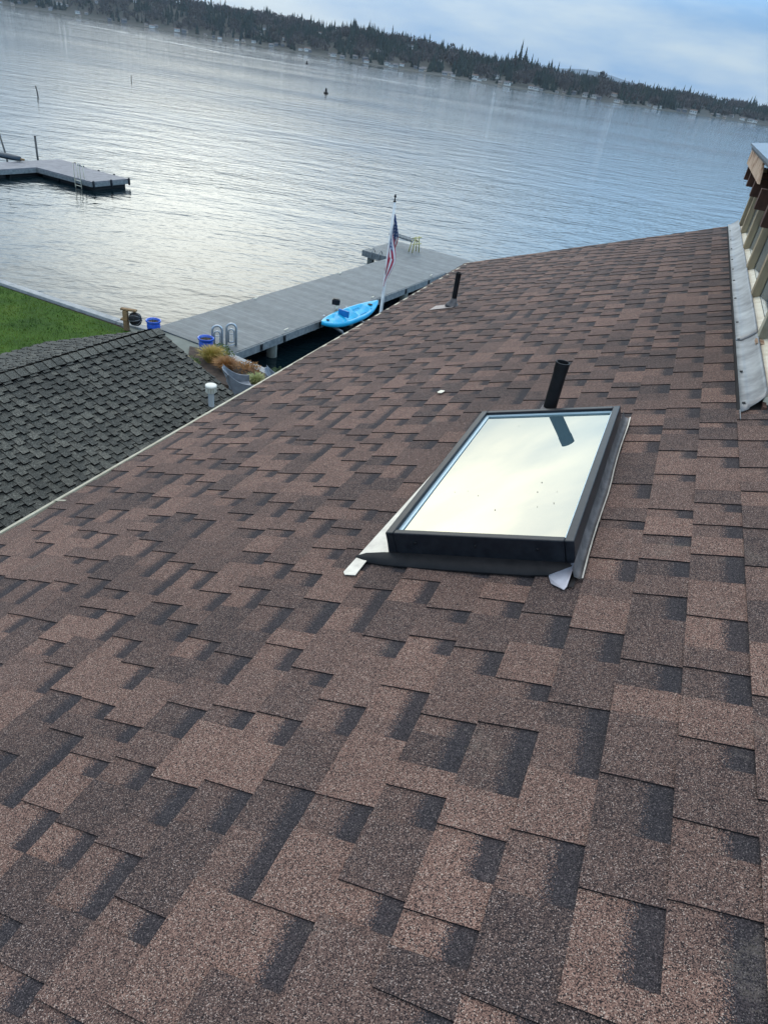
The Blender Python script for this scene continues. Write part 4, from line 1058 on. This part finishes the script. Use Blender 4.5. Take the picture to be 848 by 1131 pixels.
# single trees that stand out on the skyline
protos = []
for k in range(6):
    gg = random.Random(50 + k); t = thing('conifer_tree' if k < 4 else 'bare_tree', 'tall dark evergreen tree on the skyline of the far shore' if k < 4 else 'leafless brown tree on the skyline of the far shore', 'tree', (0, 0, 0), 0, 'evergreen trees on the far skyline' if k < 4 else 'leafless trees on the far skyline')
    m = MB()
    if k < 4: conifer_mesh(m, Vector((0, 0, 0)), 22, 3.4 + .4 * k, gg, 0, 9, 8)
    else: bare_mesh(m, Vector((0, 0, 0)), 16, 5, gg, 0, 70)
    m.build('crown', M_['conifer'] if k < 4 else M_['bare_tree'], t)
    m = MB(); m.tube([(0, 0, -1), (0, 0, 8)], [.5, .3], 6); m.build('trunk', M_['trunk'], t); protos.append(t)
cnt = 0; used = set()
def put_tree(k, loc, s):
    global cnt
    o = protos[k] if k not in used else copy_tree(protos[k]); used.add(k)
    o.location = loc; o.rotation_euler = (0, 0, g.random() * 6.28); o.scale = (s * g.uniform(.85, 1.1), s * g.uniform(.85, 1.1), s); cnt += 1
for i in range(215):
    a = -33 + 60 * (i + g.random()) / 215
    k = g.randrange(4) if noise.noise(Vector((a * .8, 0, 2))) < .12 or g.random() < .45 else 4 + g.randrange(2)
    put_tree(k, far_ground(a, g.uniform(250, 350)), g.uniform(.5, 1.02) * (1 + 1.1 * noise.noise(Vector((a * 1.3, 7, 1)))) * (1.35 if g.random() < .12 else .95))
for a, s in ((4.1, 1.25), (4.4, 1.45), (4.8, 1.5), (5.3, 1.25), (5.7, 1.1), (7.2, 1.15), (8.0, 1.1), (15.8, 1.15), (16.2, 1.2), (-2.0, 1.2), (-2.4, 1.1)):
    put_tree(g.randrange(4), far_ground(a, 300), s)

# houses along and above the far shore
wallc = [(.50, .48, .45), (.30, .29, .28), (.55, .54, .52), (.14, .14, .15), (.40, .32, .25)]
wm = [Mat('far_wall', c, .8).m for c in wallc]
rm = [Mat('far_roof', c, .9).m for c in ((.08, .08, .085), (.14, .13, .13), (.12, .085, .07))]
wng = Mat('far_window', (.04, .06, .08), .1, 0, .8).m
hp_ = []
KIND = ['pale', 'grey', 'white', 'dark grey', 'tan']
for k in range(5):
    t = thing('lakeside_house', KIND[k] + ' gabled house among the trees on the far shore', 'house', (0, 0, 0), 0, KIND[k] + ' houses on the far shore')
    W_, D_, H_ = ((13, 9, 6.0), (10, 8, 5.2), (15, 9, 6.5), (11, 9, 7), (9, 8, 5))[k]
    m = MB(); m.box((0, 0, H_ / 2 - 1), (W_, D_, H_ + 2)); m.build('wall', wm[k], t)
    m = MB(); rh = 2.4; o_ = .6
    a = m.ring([(-W_ / 2 - o_, -D_ / 2 - o_, H_ - .1), (-W_ / 2 - o_, 0, H_ + rh), (-W_ / 2 - o_, D_ / 2 + o_, H_ - .1)]); b = m.ring([(W_ / 2 + o_, -D_ / 2 - o_, H_ - .1), (W_ / 2 + o_, 0, H_ + rh), (W_ / 2 + o_, D_ / 2 + o_, H_ - .1)])
    m.bridge(a, b, 0, False); m.cap(a[::-1]); m.cap(b); m.build('roof', rm[k % 3], t)
    for q in range(3):
        m = MB(); m.box((-W_ / 3 + q * W_ / 3, -D_ / 2 - .04, H_ * .62), (W_ * .2, .1, 1.7)); m.build('window', wng, t)
    hp_.append(t)
uh = set()
for i in range(150):
    a = -36 + 62 * (i + g.random()) / 150; dep = 6 + 55 * g.random() if i % 5 < 3 else 60 + 200 * g.random()
    k = g.choices(range(5), (3, 3, 2.2, 3, 2))[0]
    o = hp_[k] if k not in uh else copy_tree(hp_[k]); uh.add(k)
    o.location = far_ground(a, dep); o.rotation_euler = (0, 0, R(-a + g.uniform(-25, 25))); s = g.uniform(.4, .75); o.scale = (s, s, s)

# lake air: even haze round the whole scene
hz_m = bpy.data.materials.new('haze'); hz_m.use_nodes = True; ht = hz_m.node_tree; ht.nodes.clear()
ho = ht.nodes.new('ShaderNodeOutputMaterial'); pv = ht.nodes.new('ShaderNodeVolumePrincipled')
pv.inputs['Color'].default_value = (.72, .84, .96, 1); pv.inputs['Density'].default_value = HAZE; ht.links.new(pv.outputs[0], ho.inputs['Volume'])
m = MB(); m.box((0, 1700, 57.0), (7200, 3900, 120.0))
tag(m.build('haze', hz_m), 'thin blue air between the viewer and the far shore', 'haze', kind='stuff')
